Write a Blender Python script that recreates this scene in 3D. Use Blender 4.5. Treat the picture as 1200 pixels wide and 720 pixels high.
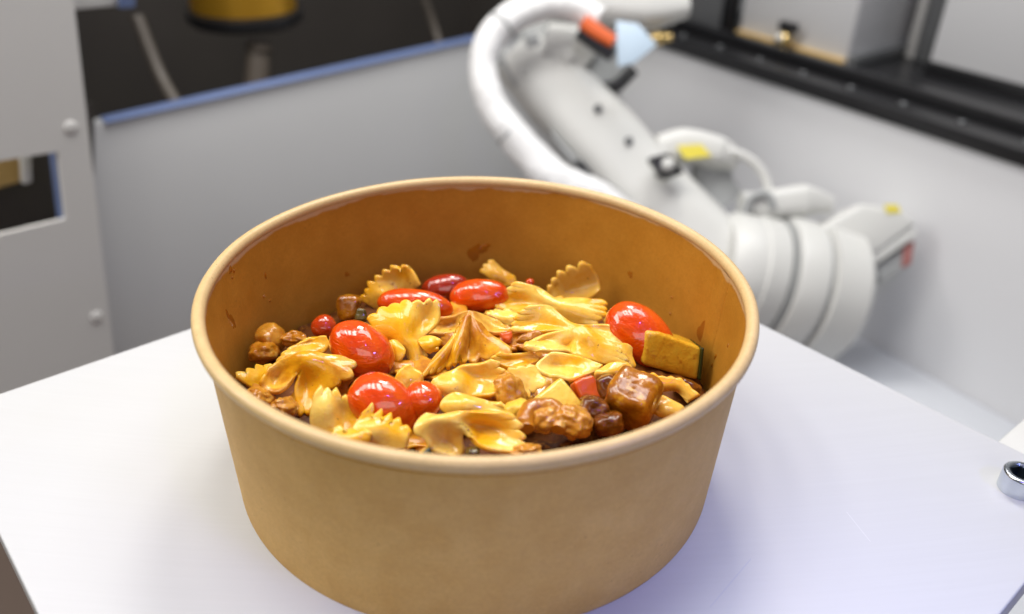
import bpy, bmesh, math, random
import numpy as np
from mathutils import Vector, Matrix, noise

for o in list(bpy.data.objects):
    bpy.data.objects.remove(o)
SC = bpy.context.scene
COL = SC.collection
S = 0.001                      # the scene is authored in millimetres
R_ = math.radians

# ------------------------------------------------------------------ camera
CAM = np.array([0.0, -250.36, 208.41])
YAW, PIT, ROL, FPX = R_(2.58), R_(30.82), R_(2.13), 1000.0
_cy, _sy, _cp, _sp = math.cos(YAW), math.sin(YAW), math.cos(PIT), math.sin(PIT)
FW = np.array([_sy * _cp, _cy * _cp, -_sp])
_r = np.array([_cy, -_sy, 0.0])
_u = np.cross(_r, FW)
RT = _r * math.cos(ROL) + _u * math.sin(ROL)
UP = -_r * math.sin(ROL) + _u * math.cos(ROL)
cd = bpy.data.cameras.new('camera')
cam = bpy.data.objects.new('camera', cd)
COL.objects.link(cam)
cam.matrix_world = Matrix(((RT[0], UP[0], -FW[0], CAM[0] * S), (RT[1], UP[1], -FW[1], CAM[1] * S),
                           (RT[2], UP[2], -FW[2], CAM[2] * S), (0, 0, 0, 1)))
cd.sensor_width = 36.0
cd.lens = FPX / 1200 * 36
cd.clip_start, cd.clip_end = 0.01, 50
cd.dof.use_dof = True
cd.dof.focus_distance = 0.292
cd.dof.aperture_fstop = 5.8
cd.dof.aperture_blades = 9
SC.camera = cam

# ------------------------------------------------------------------ light
w = bpy.data.worlds.new('World')
SC.world = w
w.use_nodes = True
w.node_tree.nodes['Background'].inputs[0].default_value = (0.97, 0.98, 1.0, 1)
w.node_tree.nodes['Background'].inputs[1].default_value = 0.13


def area(name, loc, target, sx, sy, power, color=(1, 1, 1), shape='RECTANGLE'):
    l = bpy.data.lights.new(name, 'AREA')
    l.shape = shape
    l.size, l.size_y = sx, sy
    l.energy = power
    l.color = color
    o = bpy.data.objects.new(name, l)
    COL.objects.link(o)
    o.location = loc
    o.rotation_euler = (Vector(target) - Vector(loc)).to_track_quat('-Z', 'Y').to_euler()
    return o


for k in range(3):
    area('ceiling_panel_lamp', (-0.50 + 0.22 * k, 0.10, 1.05), (-0.50 + 0.22 * k, 0.10, 0), 0.14, 0.46, 2.65, (1.0, 0.965, 0.92))
area('back_key_lamp', (0.10, 0.66, 1.0), (0, 0, 0.02), 0.24, 0.24, 4.6, (1.0, 0.96, 0.90))
area('cell_fill', (-0.62, 0.16, 0.72), (-0.15, 0.75, -0.2), 0.5, 0.3, 2.3, (1.0, 0.98, 0.94))  # added fill that brightens the grey panels, no real fixture
area('background_fill', (0.45, 0.45, 1.3), (0.45, 0.85, -0.3), 0.7, 0.5, 8.5, (0.95, 0.97, 1.0))  # added fill for the right wall and robot, not a known source
area('left_fill_lamp', (-1.2, 0.06, 0.70), (0.05, 0, 0.05), 0.5, 0.4, 5.4, (1.0, 0.96, 0.91))
area('front_fill', (0.15, -1.35, 0.75), (0, 0, 0.02), 1.1, 0.6, 4.2, (1.0, 0.965, 0.92))  # added softbox behind the camera, stands for no known lamp
area('violet_lamp', (0.13, -0.26, 0.52), (0.03, -0.02, 0.03), 0.055, 0.012, 0.24, (0.24, 0.13, 1.0))
bl = area('blue_strip_lamp', (0.34, -0.30, 0.34), (0.085, -0.11, 0), 0.12, 0.02, 0.075, (0.14, 0.22, 1.0))
bl.data.spread = R_(46)

SC.view_settings.view_transform = 'Standard'
SC.view_settings.look = 'None'
SC.view_settings.exposure = 0.08
SC.view_settings.gamma = 1
SC.render.engine = 'CYCLES'
SC.cycles.use_denoising = True
SC.cycles.max_bounces = 10
SC.cycles.diffuse_bounces = 5
SC.cycles.sample_clamp_indirect = 6


# ------------------------------------------------------------------ unprojection
def ray(px, py):
    d = FW + (px - 600) / FPX * RT + (360 - py) / FPX * UP
    return d


def at(px, py, depth):
    return CAM + ray(px, py) * depth


def at_z(px, py, z):
    d = ray(px, py)
    return CAM + d * ((z - CAM[2]) / d[2])


def at_plane(px, py, p0, n):
    d = ray(px, py)
    return CAM + d * (np.dot(p0 - CAM, n) / np.dot(d, n))


H_BOWL, R_RIM, R_BOT = 69.65, 92.0, 85.72


def r_in(z):
    return R_BOT - 1.2 + (88.2 - R_BOT + 0.6) * np.clip(z / H_BOWL, 0, 1)


def mound(x, y):
    return 42 - 12.5 * (max(0.0, y) / 80) ** 1.2 - 10 * (abs(x) / 85) ** 3


def on_mound(px, py):
    d = ray(px, py)
    z = 40.0
    for _ in range(25):
        p = CAM + d * ((z - CAM[2]) / d[2])
        z = 0.5 * z + 0.5 * mound(p[0], p[1])
    return p


# ------------------------------------------------------------------ object helpers
def link(name, me, mat=None, parent=None, smooth=True):
    o = bpy.data.objects.new(name, me)
    COL.objects.link(o)
    if mat is not None:
        me.materials.clear()
        me.materials.append(mat)
    if parent is not None:
        o.parent = parent
    if smooth:
        me.polygons.foreach_set('use_smooth', [True] * len(me.polygons))
    return o


def raw(name, verts, faces, mat=None, parent=None, smooth=True):
    me = bpy.data.meshes.new(name)
    me.from_pydata([tuple(np.asarray(v) * S) for v in verts], [], faces)
    me.validate()
    me.update()
    return link(name, me, mat, parent, smooth)


def from_bm(name, bm, mat=None, parent=None, smooth=True, recalc=True, auto=None):
    if recalc:
        bmesh.ops.recalc_face_normals(bm, faces=bm.faces[:])
    me = bpy.data.meshes.new(name)
    bm.to_mesh(me)
    bm.free()
    o = link(name, me, mat, parent, smooth)
    if auto:
        sharp_by_angle(me, auto)
    return o


def sharp_by_angle(me, deg):
    bm = bmesh.new()
    bm.from_mesh(me)
    for e in bm.edges:
        if len(e.link_faces) == 2:
            e.smooth = e.calc_face_angle(0) < R_(deg)
    bm.to_mesh(me)
    bm.free()


def tag(o, label=None, cat=None, group=None, kind=None):
    if label: o['label'] = label
    if cat: o['category'] = cat
    if group: o['group'] = group
    if kind: o['kind'] = kind
    return o


def empty(name, loc=(0, 0, 0)):
    o = bpy.data.objects.new(name, None)
    COL.objects.link(o)
    o.empty_display_size = 0.02
    return o


def to_origin(o, p):
    """move a mesh object's origin to p (mm) keeping its shape in place"""
    p = Vector(tuple(np.asarray(p) * S))
    o.data.transform(Matrix.Translation(-p))
    o.location = p


def poly_prism(bm, pts, off):
    """pts: world mm polygon, off: world mm extrusion vector"""
    off = np.asarray(off, float)
    a = [bm.verts.new(tuple(np.asarray(p) * S)) for p in pts]
    b = [bm.verts.new(tuple((np.asarray(p) + off) * S)) for p in pts]
    n = len(pts)
    bm.faces.new(a)
    bm.faces.new(b[::-1])
    for i in range(n):
        bm.faces.new([a[i], b[i], b[(i + 1) % n], a[(i + 1) % n]])


def bevel_all(bm, w_, seg=2):
    bmesh.ops.recalc_face_normals(bm, faces=bm.faces[:])
    bmesh.ops.bevel(bm, geom=bm.edges[:], offset=w_ * S, segments=seg, profile=0.5, affect='EDGES', clamp_overlap=True)


def prism(name, pts, off, mat, parent=None, bev=1.0, seg=2):
    bm = bmesh.new()
    poly_prism(bm, pts, off)
    if bev: bevel_all(bm, bev, seg)
    return from_bm(name, bm, mat, parent, smooth=True, auto=40)


def frame_of(axis):
    a = np.asarray(axis, float)
    a = a / np.linalg.norm(a)
    t = np.array([0, 0, 1.0]) if abs(a[2]) < 0.9 else np.array([1.0, 0, 0])
    x = np.cross(t, a); x /= np.linalg.norm(x)
    return a, x, np.cross(a, x)


def lathe(name, base, axis, prof, mat, parent=None, n=48, auto=35):
    """prof: list of (radius, distance along the axis)"""
    a, x, y = frame_of(axis)
    base = np.asarray(base, float)
    V, F = [], []
    for (r, h) in prof:
        for k in range(n):
            t = 2 * math.pi * k / n
            V.append(base + a * h + r * (math.cos(t) * x + math.sin(t) * y))
    m = len(prof)
    for i in range(m - 1):
        for k in range(n):
            F.append((i * n + k, i * n + (k + 1) % n, (i + 1) * n + (k + 1) % n, (i + 1) * n + k))
    if prof[0][0] > 0.01: F.append(tuple(range(n))[::-1])
    if prof[-1][0] > 0.01: F.append(tuple((m - 1) * n + k for k in range(n)))
    o = raw(name, V, F, mat, parent)
    bm = bmesh.new(); bm.from_mesh(o.data)
    bmesh.ops.remove_doubles(bm, verts=bm.verts[:], dist=1e-7)
    bmesh.ops.recalc_face_normals(bm, faces=bm.faces[:])
    bm.to_mesh(o.data); bm.free()
    if auto: sharp_by_angle(o.data, auto)
    return o


def cr(P, t):
    """Catmull-Rom through rows P (n,...) at parameters t (array)"""
    P = np.asarray(P, float)
    n = len(P)
    if n == 2:
        t = np.asarray(t)
        sh = (len(t),) + (1,) * (P.ndim - 1)
        tt = t.reshape(sh)
        return P[0] * (1 - tt) + P[1] * tt
    E = np.concatenate([[2 * P[0] - P[1]], P, [2 * P[-1] - P[-2]]])
    i = np.clip(np.floor(t).astype(int), 0, n - 2)
    f = np.asarray(t - i).reshape((len(t),) + (1,) * (P.ndim - 1))
    p0, p1, p2, p3 = E[i], E[i + 1], E[i + 2], E[i + 3]
    return 0.5 * (2 * p1 + (p2 - p0) * f + (2 * p0 - 5 * p1 + 4 * p2 - p3) * f ** 2 + (3 * p1 - p0 - 3 * p2 + p3) * f ** 3)


def tube(name, pts, rad, mat, parent=None, n=20, m=60):
    """pts world mm; rad number or list"""
    P = np.asarray(pts, float)
    rads = np.full(len(P), rad, float) if np.isscalar(rad) else np.asarray(rad, float)
    t = np.linspace(0, len(P) - 1, m)
    Q = cr(P, t); rr = np.interp(t, np.arange(len(P)), rads)
    T = np.gradient(Q, axis=0)
    V, F = [], []
    _, x, _y = frame_of(T[0])
    for i in range(m):
        a = T[i] / np.linalg.norm(T[i])
        x = x - a * np.dot(x, a); x /= np.linalg.norm(x)
        y = np.cross(a, x)
        for k in range(n):
            an = 2 * math.pi * k / n
            V.append(Q[i] + rr[i] * (math.cos(an) * x + math.sin(an) * y))
    for i in range(m - 1):
        for k in range(n):
            F.append((i * n + k, i * n + (k + 1) % n, (i + 1) * n + (k + 1) % n, (i + 1) * n + k))
    F.append(tuple(range(n))[::-1]); F.append(tuple((m - 1) * n + k for k in range(n)))
    o = raw(name, V, F, mat, parent)
    sharp_by_angle(o.data, 60)
    return o


# ------------------------------------------------------------------ materials
class NT:
    def __init__(s, name):
        s.m = bpy.data.materials.new(name); s.m.use_nodes = True
        s.t = s.m.node_tree; s.b = s.t.nodes['Principled BSDF']

    def n(s, kind, **kw):
        nd = s.t.nodes.new(kind)
        for k, v in kw.items():
            if k.startswith('i_'):
                key = k[2:]
                key = int(key) if key.isdigit() else key
                nd.inputs[key].default_value = v
            else:
                setattr(nd, k, v)
        return nd

    def l(s, a, b): s.t.links.new(a, b)

    def coord(s, scale=(1, 1, 1), which='Object'):
        tc = s.n('ShaderNodeTexCoord'); mp = s.n('ShaderNodeMapping')
        mp.inputs['Scale'].default_value = scale
        s.l(tc.outputs[which], mp.inputs['Vector'])
        return mp.outputs[0]

    def noise(s, vec, scale, detail=3, rough=0.55, dist=0.0):
        nd = s.n('ShaderNodeTexNoise')
        nd.inputs['Scale'].default_value = scale; nd.inputs['Detail'].default_value = detail
        nd.inputs['Roughness'].default_value = rough; nd.inputs['Distortion'].default_value = dist
        if vec is not None: s.l(vec, nd.inputs['Vector'])
        return nd.outputs['Fac']

    def ramp(s, fac, stops):
        nd = s.n('ShaderNodeValToRGB')
        e = nd.color_ramp.elements
        while len(e) < len(stops): e.new(0.5)
        for el, (p, c) in zip(e, stops):
            el.position = p; el.color = (c, c, c, 1) if np.isscalar(c) else (*c, 1)
        s.l(fac, nd.inputs[0])
        return nd.outputs[0]

    def mix(s, fac, a, b, mode='MIX'):
        nd = s.n('ShaderNodeMix', data_type='RGBA', blend_type=mode)
        for sock, v in ((nd.inputs[0], fac), (nd.inputs[6], a), (nd.inputs[7], b)):
            if isinstance(v, (int, float)): sock.default_value = v
            elif isinstance(v, tuple): sock.default_value = (*v, 1)
            else: s.l(v, sock)
        return nd.outputs[2]

    def math(s, op, a, b=None, clamp=False):
        nd = s.n('ShaderNodeMath', operation=op, use_clamp=clamp)
        for sock, v in ((nd.inputs[0], a), (nd.inputs[1], b)):
            if v is None: continue
            if isinstance(v, (int, float)): sock.default_value = v
            else: s.l(v, sock)
        return nd.outputs[0]

    def set(s, **kw):
        for k, v in kw.items():
            k = k.replace('_', ' ')
            sock = s.b.inputs[k]
            if hasattr(v, 'links'): s.l(v, sock)
            elif isinstance(v, tuple) and len(v) == 3 and sock.type == 'RGBA': sock.default_value = (*v, 1)
            else: sock.default_value = v
        return s

    def bump(s, h, strength, dist):
        nd = s.n('ShaderNodeBump')
        nd.inputs['Strength'].default_value = strength; nd.inputs['Distance'].default_value = dist
        s.l(h, nd.inputs['Height'])
        s.l(nd.outputs[0], s.b.inputs['Normal'])
        return nd

    def rnd(s): return s.n('ShaderNodeObjectInfo').outputs['Random']

    def prop(s, name):
        return s.n('ShaderNodeAttribute', attribute_type='OBJECT', attribute_name=name).outputs['Fac']


def simple(name, col, rough=0.5, metal=0.0, var=0.06, scale=30, bump=0.0, **kw):
    t = NT(name)
    v = t.coord()
    f = t.noise(v, scale, 4)
    c0 = tuple(max(0, c * (1 - var)) for c in col); c1 = tuple(min(1, c * (1 + var)) for c in col)
    t.set(Base_Color=t.mix(f, c0, c1), Roughness=rough, Metallic=metal, **kw)
    if bump: t.bump(t.noise(v, scale * 12, 3), bump, 0.0004)
    return t.m


def mat_kraft(name, coated):
    t = NT(name)
    v = t.coord()
    f1 = t.noise(v, 90, 4, 0.6)
    f2 = t.noise(v, 900, 3, 0.65)
    f3 = t.noise(t.coord((1, 1, 3)), 260, 3, 0.6, 0.6)
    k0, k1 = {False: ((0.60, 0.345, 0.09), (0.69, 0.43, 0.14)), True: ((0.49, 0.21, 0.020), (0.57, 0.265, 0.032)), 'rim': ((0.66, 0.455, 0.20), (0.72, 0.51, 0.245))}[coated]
    base = t.mix(t.ramp(f1, [(0.3, 0), (0.7, 1)]), k0, k1)
    base = t.mix(t.ramp(f2, [(0.35, 0.0), (0.75, 0.45)]), base, tuple(c * 0.74 for c in k0))
    base = t.mix(t.ramp(f3, [(0.55, 0.0), (0.8, 0.35)]), base, tuple(min(0.8, c * 1.15) for c in k1))
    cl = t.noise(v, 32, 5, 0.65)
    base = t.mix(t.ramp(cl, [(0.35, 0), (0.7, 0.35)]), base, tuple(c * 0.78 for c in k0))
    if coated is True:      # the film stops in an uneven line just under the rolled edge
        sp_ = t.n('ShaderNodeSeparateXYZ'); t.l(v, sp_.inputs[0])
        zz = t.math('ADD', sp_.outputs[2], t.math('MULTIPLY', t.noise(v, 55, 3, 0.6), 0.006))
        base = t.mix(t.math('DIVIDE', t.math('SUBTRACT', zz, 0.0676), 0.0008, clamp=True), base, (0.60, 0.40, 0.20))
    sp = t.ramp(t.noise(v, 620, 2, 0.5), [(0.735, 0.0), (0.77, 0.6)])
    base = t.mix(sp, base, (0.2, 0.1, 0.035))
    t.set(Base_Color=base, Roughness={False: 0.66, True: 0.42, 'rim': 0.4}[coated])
    if coated is True: t.set(Specular_IOR_Level=0.3)
    t.bump(t.math('ADD', f2, t.math('MULTIPLY', f3, 0.5)), 0.14, 0.0004)
    return t.m


def mat_pasta():
    t = NT('cooked_pasta')
    v = t.coord()
    off = t.n('ShaderNodeVectorMath', operation='ADD')
    rn = t.rnd()
    cmb = t.n('ShaderNodeCombineXYZ')
    t.l(t.math('MULTIPLY', rn, 7.3), cmb.inputs[0]); t.l(t.math('MULTIPLY', rn, 3.1), cmb.inputs[1])
    t.l(v, off.inputs[0]); t.l(cmb.outputs[0], off.inputs[1])
    p = off.outputs[0]
    sauce = t.prop('sauce')
    f1 = t.noise(p, 75, 3, 0.55, 0.8)
    f2 = t.noise(p, 52, 3, 0.6, 0.6)
    f3 = t.noise(p, 240, 4, 0.6, 0.6)
    light = t.mix(t.ramp(f2, [(0.40, 0), (0.60, 1)]), (0.88, 0.465, 0.014), (0.94, 0.71, 0.165))
    light = t.mix(t.ramp(f3, [(0.46, 0), (0.74, 0.5)]), light, (0.80, 0.35, 0.008))
    amber = t.mix(t.math('MULTIPLY', sauce, 0.9), light, (0.77, 0.325, 0.006))
    lo = t.math('SUBTRACT', 0.69, t.math('MULTIPLY', sauce, 0.36))
    m1 = t.math('DIVIDE', t.math('SUBTRACT', t.math('ADD', f1, t.math('MULTIPLY', t.math('SUBTRACT', f3, 0.5), 0.35)), lo), 0.22, clamp=True)
    c = t.mix(t.math('MULTIPLY', m1, 0.9), amber, (0.46, 0.14, 0.005))
    fleck = t.ramp(t.noise(p, 420, 2, 0.5), [(0.71, 0), (0.75, 0.7)])
    c = t.mix(fleck, c, (0.30, 0.10, 0.02))
    t.set(Base_Color=c, Roughness=0.27, Subsurface_Weight=0.3, Subsurface_Scale=0.0014,
          Specular_IOR_Level=0.15, Coat_Weight=0.8, Coat_Roughness=0.05, Coat_IOR=1.42)
    t.b.inputs['Subsurface Radius'].default_value = (1.0, 0.55, 0.15)
    hb = t.math('ADD', t.math('MULTIPLY', t.noise(p, 330, 3, 0.6, 0.4), 0.45), t.math('MULTIPLY', t.noise(p, 1000, 2, 0.5), 0.42))
    t.bump(hb, 0.34, 0.0008)
    return t.m


def mat_tomato():
    t = NT('tomato_skin')
    v = t.coord()
    f = t.noise(v, 60, 3, 0.5, 0.5)
    c = t.mix(t.ramp(f, [(0.3, 0), (0.75, 1)]), (0.70, 0.040, 0.001), (0.82, 0.125, 0.001))
    c = t.mix(t.prop('sauce'), c, (0.27, 0.012, 0.004))
    t.set(Base_Color=c, Roughness=0.2, Specular_IOR_Level=0.25, Coat_Weight=1.0, Coat_Roughness=0.02, Coat_IOR=1.6,
          Subsurface_Weight=0.2, Subsurface_Scale=0.002)
    t.b.inputs['Subsurface Radius'].default_value = (1, 0.2, 0.1)
    film = t.ramp(t.noise(v, 140, 3, 0.6, 0.6), [(0.60, 0), (0.72, 0.5)])
    t.set(Base_Color=t.mix(film, c, (0.60, 0.16, 0.008)))
    t.bump(t.math('ADD', t.math('ADD', t.noise(v, 95, 2, 0.5, 1.4), t.math('MULTIPLY', t.noise(t.coord((1, 1, 3)), 240, 2, 0.5, 1.0), 0.45)),
                  t.math('MULTIPLY', t.noise(v, 900, 2), 0.05)), 0.5, 0.0016)
    return t.m


def mat_saucy(name, c0, c1, c2, rough=0.25, bump=0.6, sc=150, coat=0.75):
    """meat, mushroom and vegetable pieces under a wet film of sauce"""
    t = NT(name)
    v = t.coord()
    f = t.noise(v, sc, 4, 0.6, 0.5)
    g = t.noise(v, sc * 3.1, 3, 0.6)
    c = t.mix(t.ramp(f, [(0.32, 0), (0.66, 1)]), c0, c1)
    c = t.mix(t.ramp(g, [(0.56, 0), (0.72, 0.8)]), c, c2)
    t.set(Base_Color=c, Roughness=rough + 0.08, Specular_IOR_Level=0.3, Coat_Weight=coat, Coat_Roughness=0.05, Coat_IOR=1.45,
          Subsurface_Weight=0.12, Subsurface_Scale=0.0012)
    t.bump(t.math('ADD', t.noise(v, 280, 3, 0.6, 0.5), t.math('MULTIPLY', g, 0.6)), bump, 0.0011)
    return t.m


def mat_board():
    t = NT('white_board_plastic')
    tc = t.n('ShaderNodeTexCoord')
    sep = t.n('ShaderNodeSeparateXYZ')
    t.l(tc.outputs['Object'], sep.inputs[0])
    dy = t.math('SUBTRACT', sep.outputs[1], 1.1)
    r = t.math('SQRT', t.math('ADD', t.math('MULTIPLY', sep.outputs[0], sep.outputs[0]), t.math('MULTIPLY', dy, dy)))
    an = t.math('MULTIPLY', t.math('DIVIDE', sep.outputs[0], dy), 1.1)
    cb = t.n('ShaderNodeCombineXYZ')
    t.l(t.math('MULTIPLY', r, 700), cb.inputs[0]); t.l(t.math('MULTIPLY', an, 9), cb.inputs[1])
    t.l(t.math('MULTIPLY', sep.outputs[2], 40), cb.inputs[2])
    ln = t.noise(cb.outputs[0], 1.0, 4, 0.75)
    ln2 = t.noise(cb.outputs[0], 0.22, 2, 0.6)
    c = t.mix(t.ramp(ln, [(0.25, 0), (0.75, 1)]), (0.542, 0.546, 0.55), (0.565, 0.57, 0.575))
    st = t.noise(tc.outputs['Object'], 14, 4, 0.6)
    c = t.mix(t.ramp(st, [(0.5, 0), (0.8, 0.4)]), c, (0.545, 0.54, 0.525))
    # a few long knife scratches
    def scratch(px, py, ang, half, wid):
        ca, sa = math.cos(ang), math.sin(ang)
        x = t.math('SUBTRACT', sep.outputs[0], px); y = t.math('SUBTRACT', sep.outputs[1], py)
        al = t.math('ABSOLUTE', t.math('ADD', t.math('MULTIPLY', x, ca), t.math('MULTIPLY', y, sa)))
        ac = t.math('ABSOLUTE', t.math('SUBTRACT', t.math('MULTIPLY', y, ca), t.math('MULTIPLY', x, sa)))
        return t.math('MULTIPLY', t.math('LESS_THAN', ac, wid), t.math('LESS_THAN', al, half))
    p1, p2 = at_z(880, 655, 0) * S, at_z(832, 712, 0) * S
    mid = (p1 + p2) / 2; a1 = math.atan2(p2[1] - p1[1], p2[0] - p1[0])
    s1 = scratch(mid[0], mid[1], a1, np.linalg.norm(p2 - p1) / 2, 0.00022)
    q1, q2 = at_z(992, 600, 0) * S, at_z(1020, 635, 0) * S
    mid = (q1 + q2) / 2; a2 = math.atan2(q2[1] - q1[1], q2[0] - q1[0])
    s2 = scratch(mid[0], mid[1], a2, np.linalg.norm(q2 - q1) / 2, 0.00015)
    c = t.mix(t.math('MULTIPLY', s1, 0.5), c, (0.45, 0.47, 0.55))
    c = t.mix(t.math('MULTIPLY', s2, 0.22), c, (0.9, 0.9, 0.9))
    t.set(Base_Color=c, Roughness=0.42)
    h = t.math('ADD', ln, t.math('MULTIPLY', ln2, 0.8))
    h = t.math('SUBTRACT', h, t.math('MULTIPLY', s1, 2.0))
    t.bump(h, 0.11, 0.0003)
    return t.m


M = dict(
    kraft_out=mat_kraft('kraft_paper', False), kraft_in=mat_kraft('coated_kraft_paper', True), kraft_rim=mat_kraft('rolled_kraft_edge', 'rim'),
    pasta=mat_pasta(), tomato=mat_tomato(), board=mat_board(),
    chicken=mat_saucy('saucy_chicken', (0.32, 0.088, 0.003), (0.62, 0.25, 0.010), (0.78, 0.48, 0.09), 0.22, 0.45, 75),
    golden=mat_saucy('golden_chicken', (0.48, 0.17, 0.010), (0.64, 0.30, 0.025), (0.72, 0.42, 0.08), 0.25, 0.3, 120),
    dark=mat_saucy('dark_soy_chunk', (0.09, 0.022, 0.002), (0.24, 0.065, 0.004), (0.36, 0.13, 0.01), 0.16, 0.3, 90),
    seared=mat_saucy('seared_cube', (0.20, 0.050, 0.002), (0.52, 0.185, 0.005), (0.68, 0.36, 0.02), 0.16, 0.38, 85),
    sauce=mat_saucy('thick_sauce', (0.06, 0.014, 0.001), (0.16, 0.045, 0.003), (0.34, 0.13, 0.008), 0.55, 0.2, 110, 0.0),
    zucchini=mat_saucy('zucchini_flesh', (0.76, 0.44, 0.03), (0.84, 0.60, 0.09), (0.62, 0.28, 0.015), 0.28, 0.25, 60),
    pumpkin=mat_saucy('glazed_zucchini_flesh', (0.72, 0.36, 0.013), (0.80, 0.50, 0.035), (0.48, 0.16, 0.006), 0.3, 0.35, 85),
    skin=mat_saucy('zucchini_skin', (0.006, 0.014, 0.003), (0.012, 0.028, 0.005), (0.03, 0.05, 0.01), 0.25, 0.2, 90),
    pepper=mat_saucy('red_pepper', (0.62, 0.075, 0.006), (0.72, 0.13, 0.010), (0.55, 0.05, 0.005), 0.22, 0.2, 70),
    olive=mat_saucy('olive_glaze', (0.06, 0.04, 0.006), (0.16, 0.11, 0.018), (0.26, 0.18, 0.05), 0.15, 0.4, 120),
    stain=None,
    zinc=simple('zinc_steel', (0.62, 0.66, 0.72), 0.24, 1.0, 0.08, 300, 0.05),
    zinc_shaded=simple('zinc_steel_shaded', (0.10, 0.12, 0.14), 0.4, 1.0, 0.1, 300, 0.05),  # shade inside the screw socket painted as a darker zinc
    grey=simple('grey_sheet_metal', (0.64, 0.63, 0.605), 0.45, 0.0, 0.03, 6, 0.04),
    grey_cool=simple('grey_panel_paint', (0.56, 0.565, 0.565), 0.42, 0.0, 0.03, 6, 0.04),
    blue=simple('blue_edge_paint', (0.13, 0.18, 0.34), 0.4, 0.0, 0.05, 20),
    black=simple('black_interior', (0.045, 0.039, 0.034), 0.6, 0.0, 0.2, 10),
    blackm=simple('black_anodised', (0.022, 0.022, 0.024), 0.32, 0.3, 0.2, 20),
    greym=simple('dark_grey_frame', (0.16, 0.165, 0.17), 0.4, 0.2, 0.05, 10),
    white=simple('robot_white_paint', (0.64, 0.64, 0.615), 0.42, 0.0, 0.03, 12),
    whitem=simple('white_wall_paint', (0.70, 0.705, 0.72), 0.4, 0.0, 0.025, 4),
    hose=simple('white_sleeve', (0.82, 0.82, 0.82), 0.7, 0.0, 0.03, 40, 0.5),
    robotgrey=simple('robot_grey_casting', (0.36, 0.37, 0.37), 0.45, 0.0, 0.06, 20),
    orange=simple('orange_band', (0.70, 0.12, 0.02), 0.5),
    paleblue=simple('pale_blue_tag', (0.50, 0.62, 0.74), 0.5),
    yellow=simple('yellow_sticker', (0.80, 0.68, 0.08), 0.5),
    amber=simple('amber_fixture', (0.62, 0.33, 0.03), 0.3, 0.6),
    rod=simple('dull_rod', (0.10, 0.085, 0.07), 0.5), stub=simple('brown_stub', (0.11, 0.09, 0.07), 0.55),
    tan=simple('tan_board', (0.60, 0.40, 0.14), 0.5),
    brass=simple('brass_knob', (0.55, 0.40, 0.16), 0.25, 0.8),
    red=simple('dull_red_plug', (0.33, 0.13, 0.12), 0.5),
    brownfloor=simple('brown_floor_vinyl', (0.20, 0.145, 0.115), 0.6, 0.0, 0.1, 8),
    floor=simple('pale_floor_sheet', (0.58, 0.60, 0.64), 0.45, 0.0, 0.03, 5),
)


def mat_stain():
    t = NT('sauce_stain')
    t.set(Base_Color=(0.37, 0.125, 0.008), Roughness=0.15, Coat_Weight=0.6, Coat_Roughness=0.05)
    return t.m


M['stain'] = mat_stain()

# ------------------------------------------------------------------ the white board (300 mm square) and its screw
E1 = np.array([math.cos(R_(39.7)), math.sin(R_(39.7)), 0.0])
E2 = np.array([E1[1], -E1[0], 0.0])


def bp(a, b, z=0.0): return E1 * a + E2 * b + np.array([0, 0, z])


def make_board():
    bm = bmesh.new()
    a0, a1, b0, b1, rad = -148.6, 157.4, -140.9, 163.2, 5.0
    pts = []
    for (ca, cb, s0) in ((a1 - rad, b1 - rad, 0), (a0 + rad, b1 - rad, 90), (a0 + rad, b0 + rad, 180), (a1 - rad, b0 + rad, 270)):
        for k in range(7):
            an = R_(s0 + 15 * k)
            pts.append(bp(ca + rad * math.cos(an), cb + rad * math.sin(an), 0))
    poly_prism(bm, pts, (0, 0, -12))
    bmesh.ops.recalc_face_normals(bm, faces=bm.faces[:])
    es = [e for e in bm.edges if len(e.link_faces) == 2 and e.calc_face_angle(0) > R_(60)]
    bmesh.ops.bevel(bm, geom=es, offset=0.8 * S, segments=3, profile=0.5, affect='EDGES')
    o = from_bm('serving_board', bm, M['board'], auto=40)
    tag(o, 'square white plastic board with fine milling lines under the paper bowl', 'board')
    return o


make_board()

# steel bracket post carrying the board, out of frame below
post = lathe('support_post', (0, 0, -420), (0, 0, 1), [(60, 0), (60, 8), (28, 10), (28, 398), (70, 400), (70, 407.9)], M['greym'])
tag(post, 'dark grey post holding up the white board from below', 'post')


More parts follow.
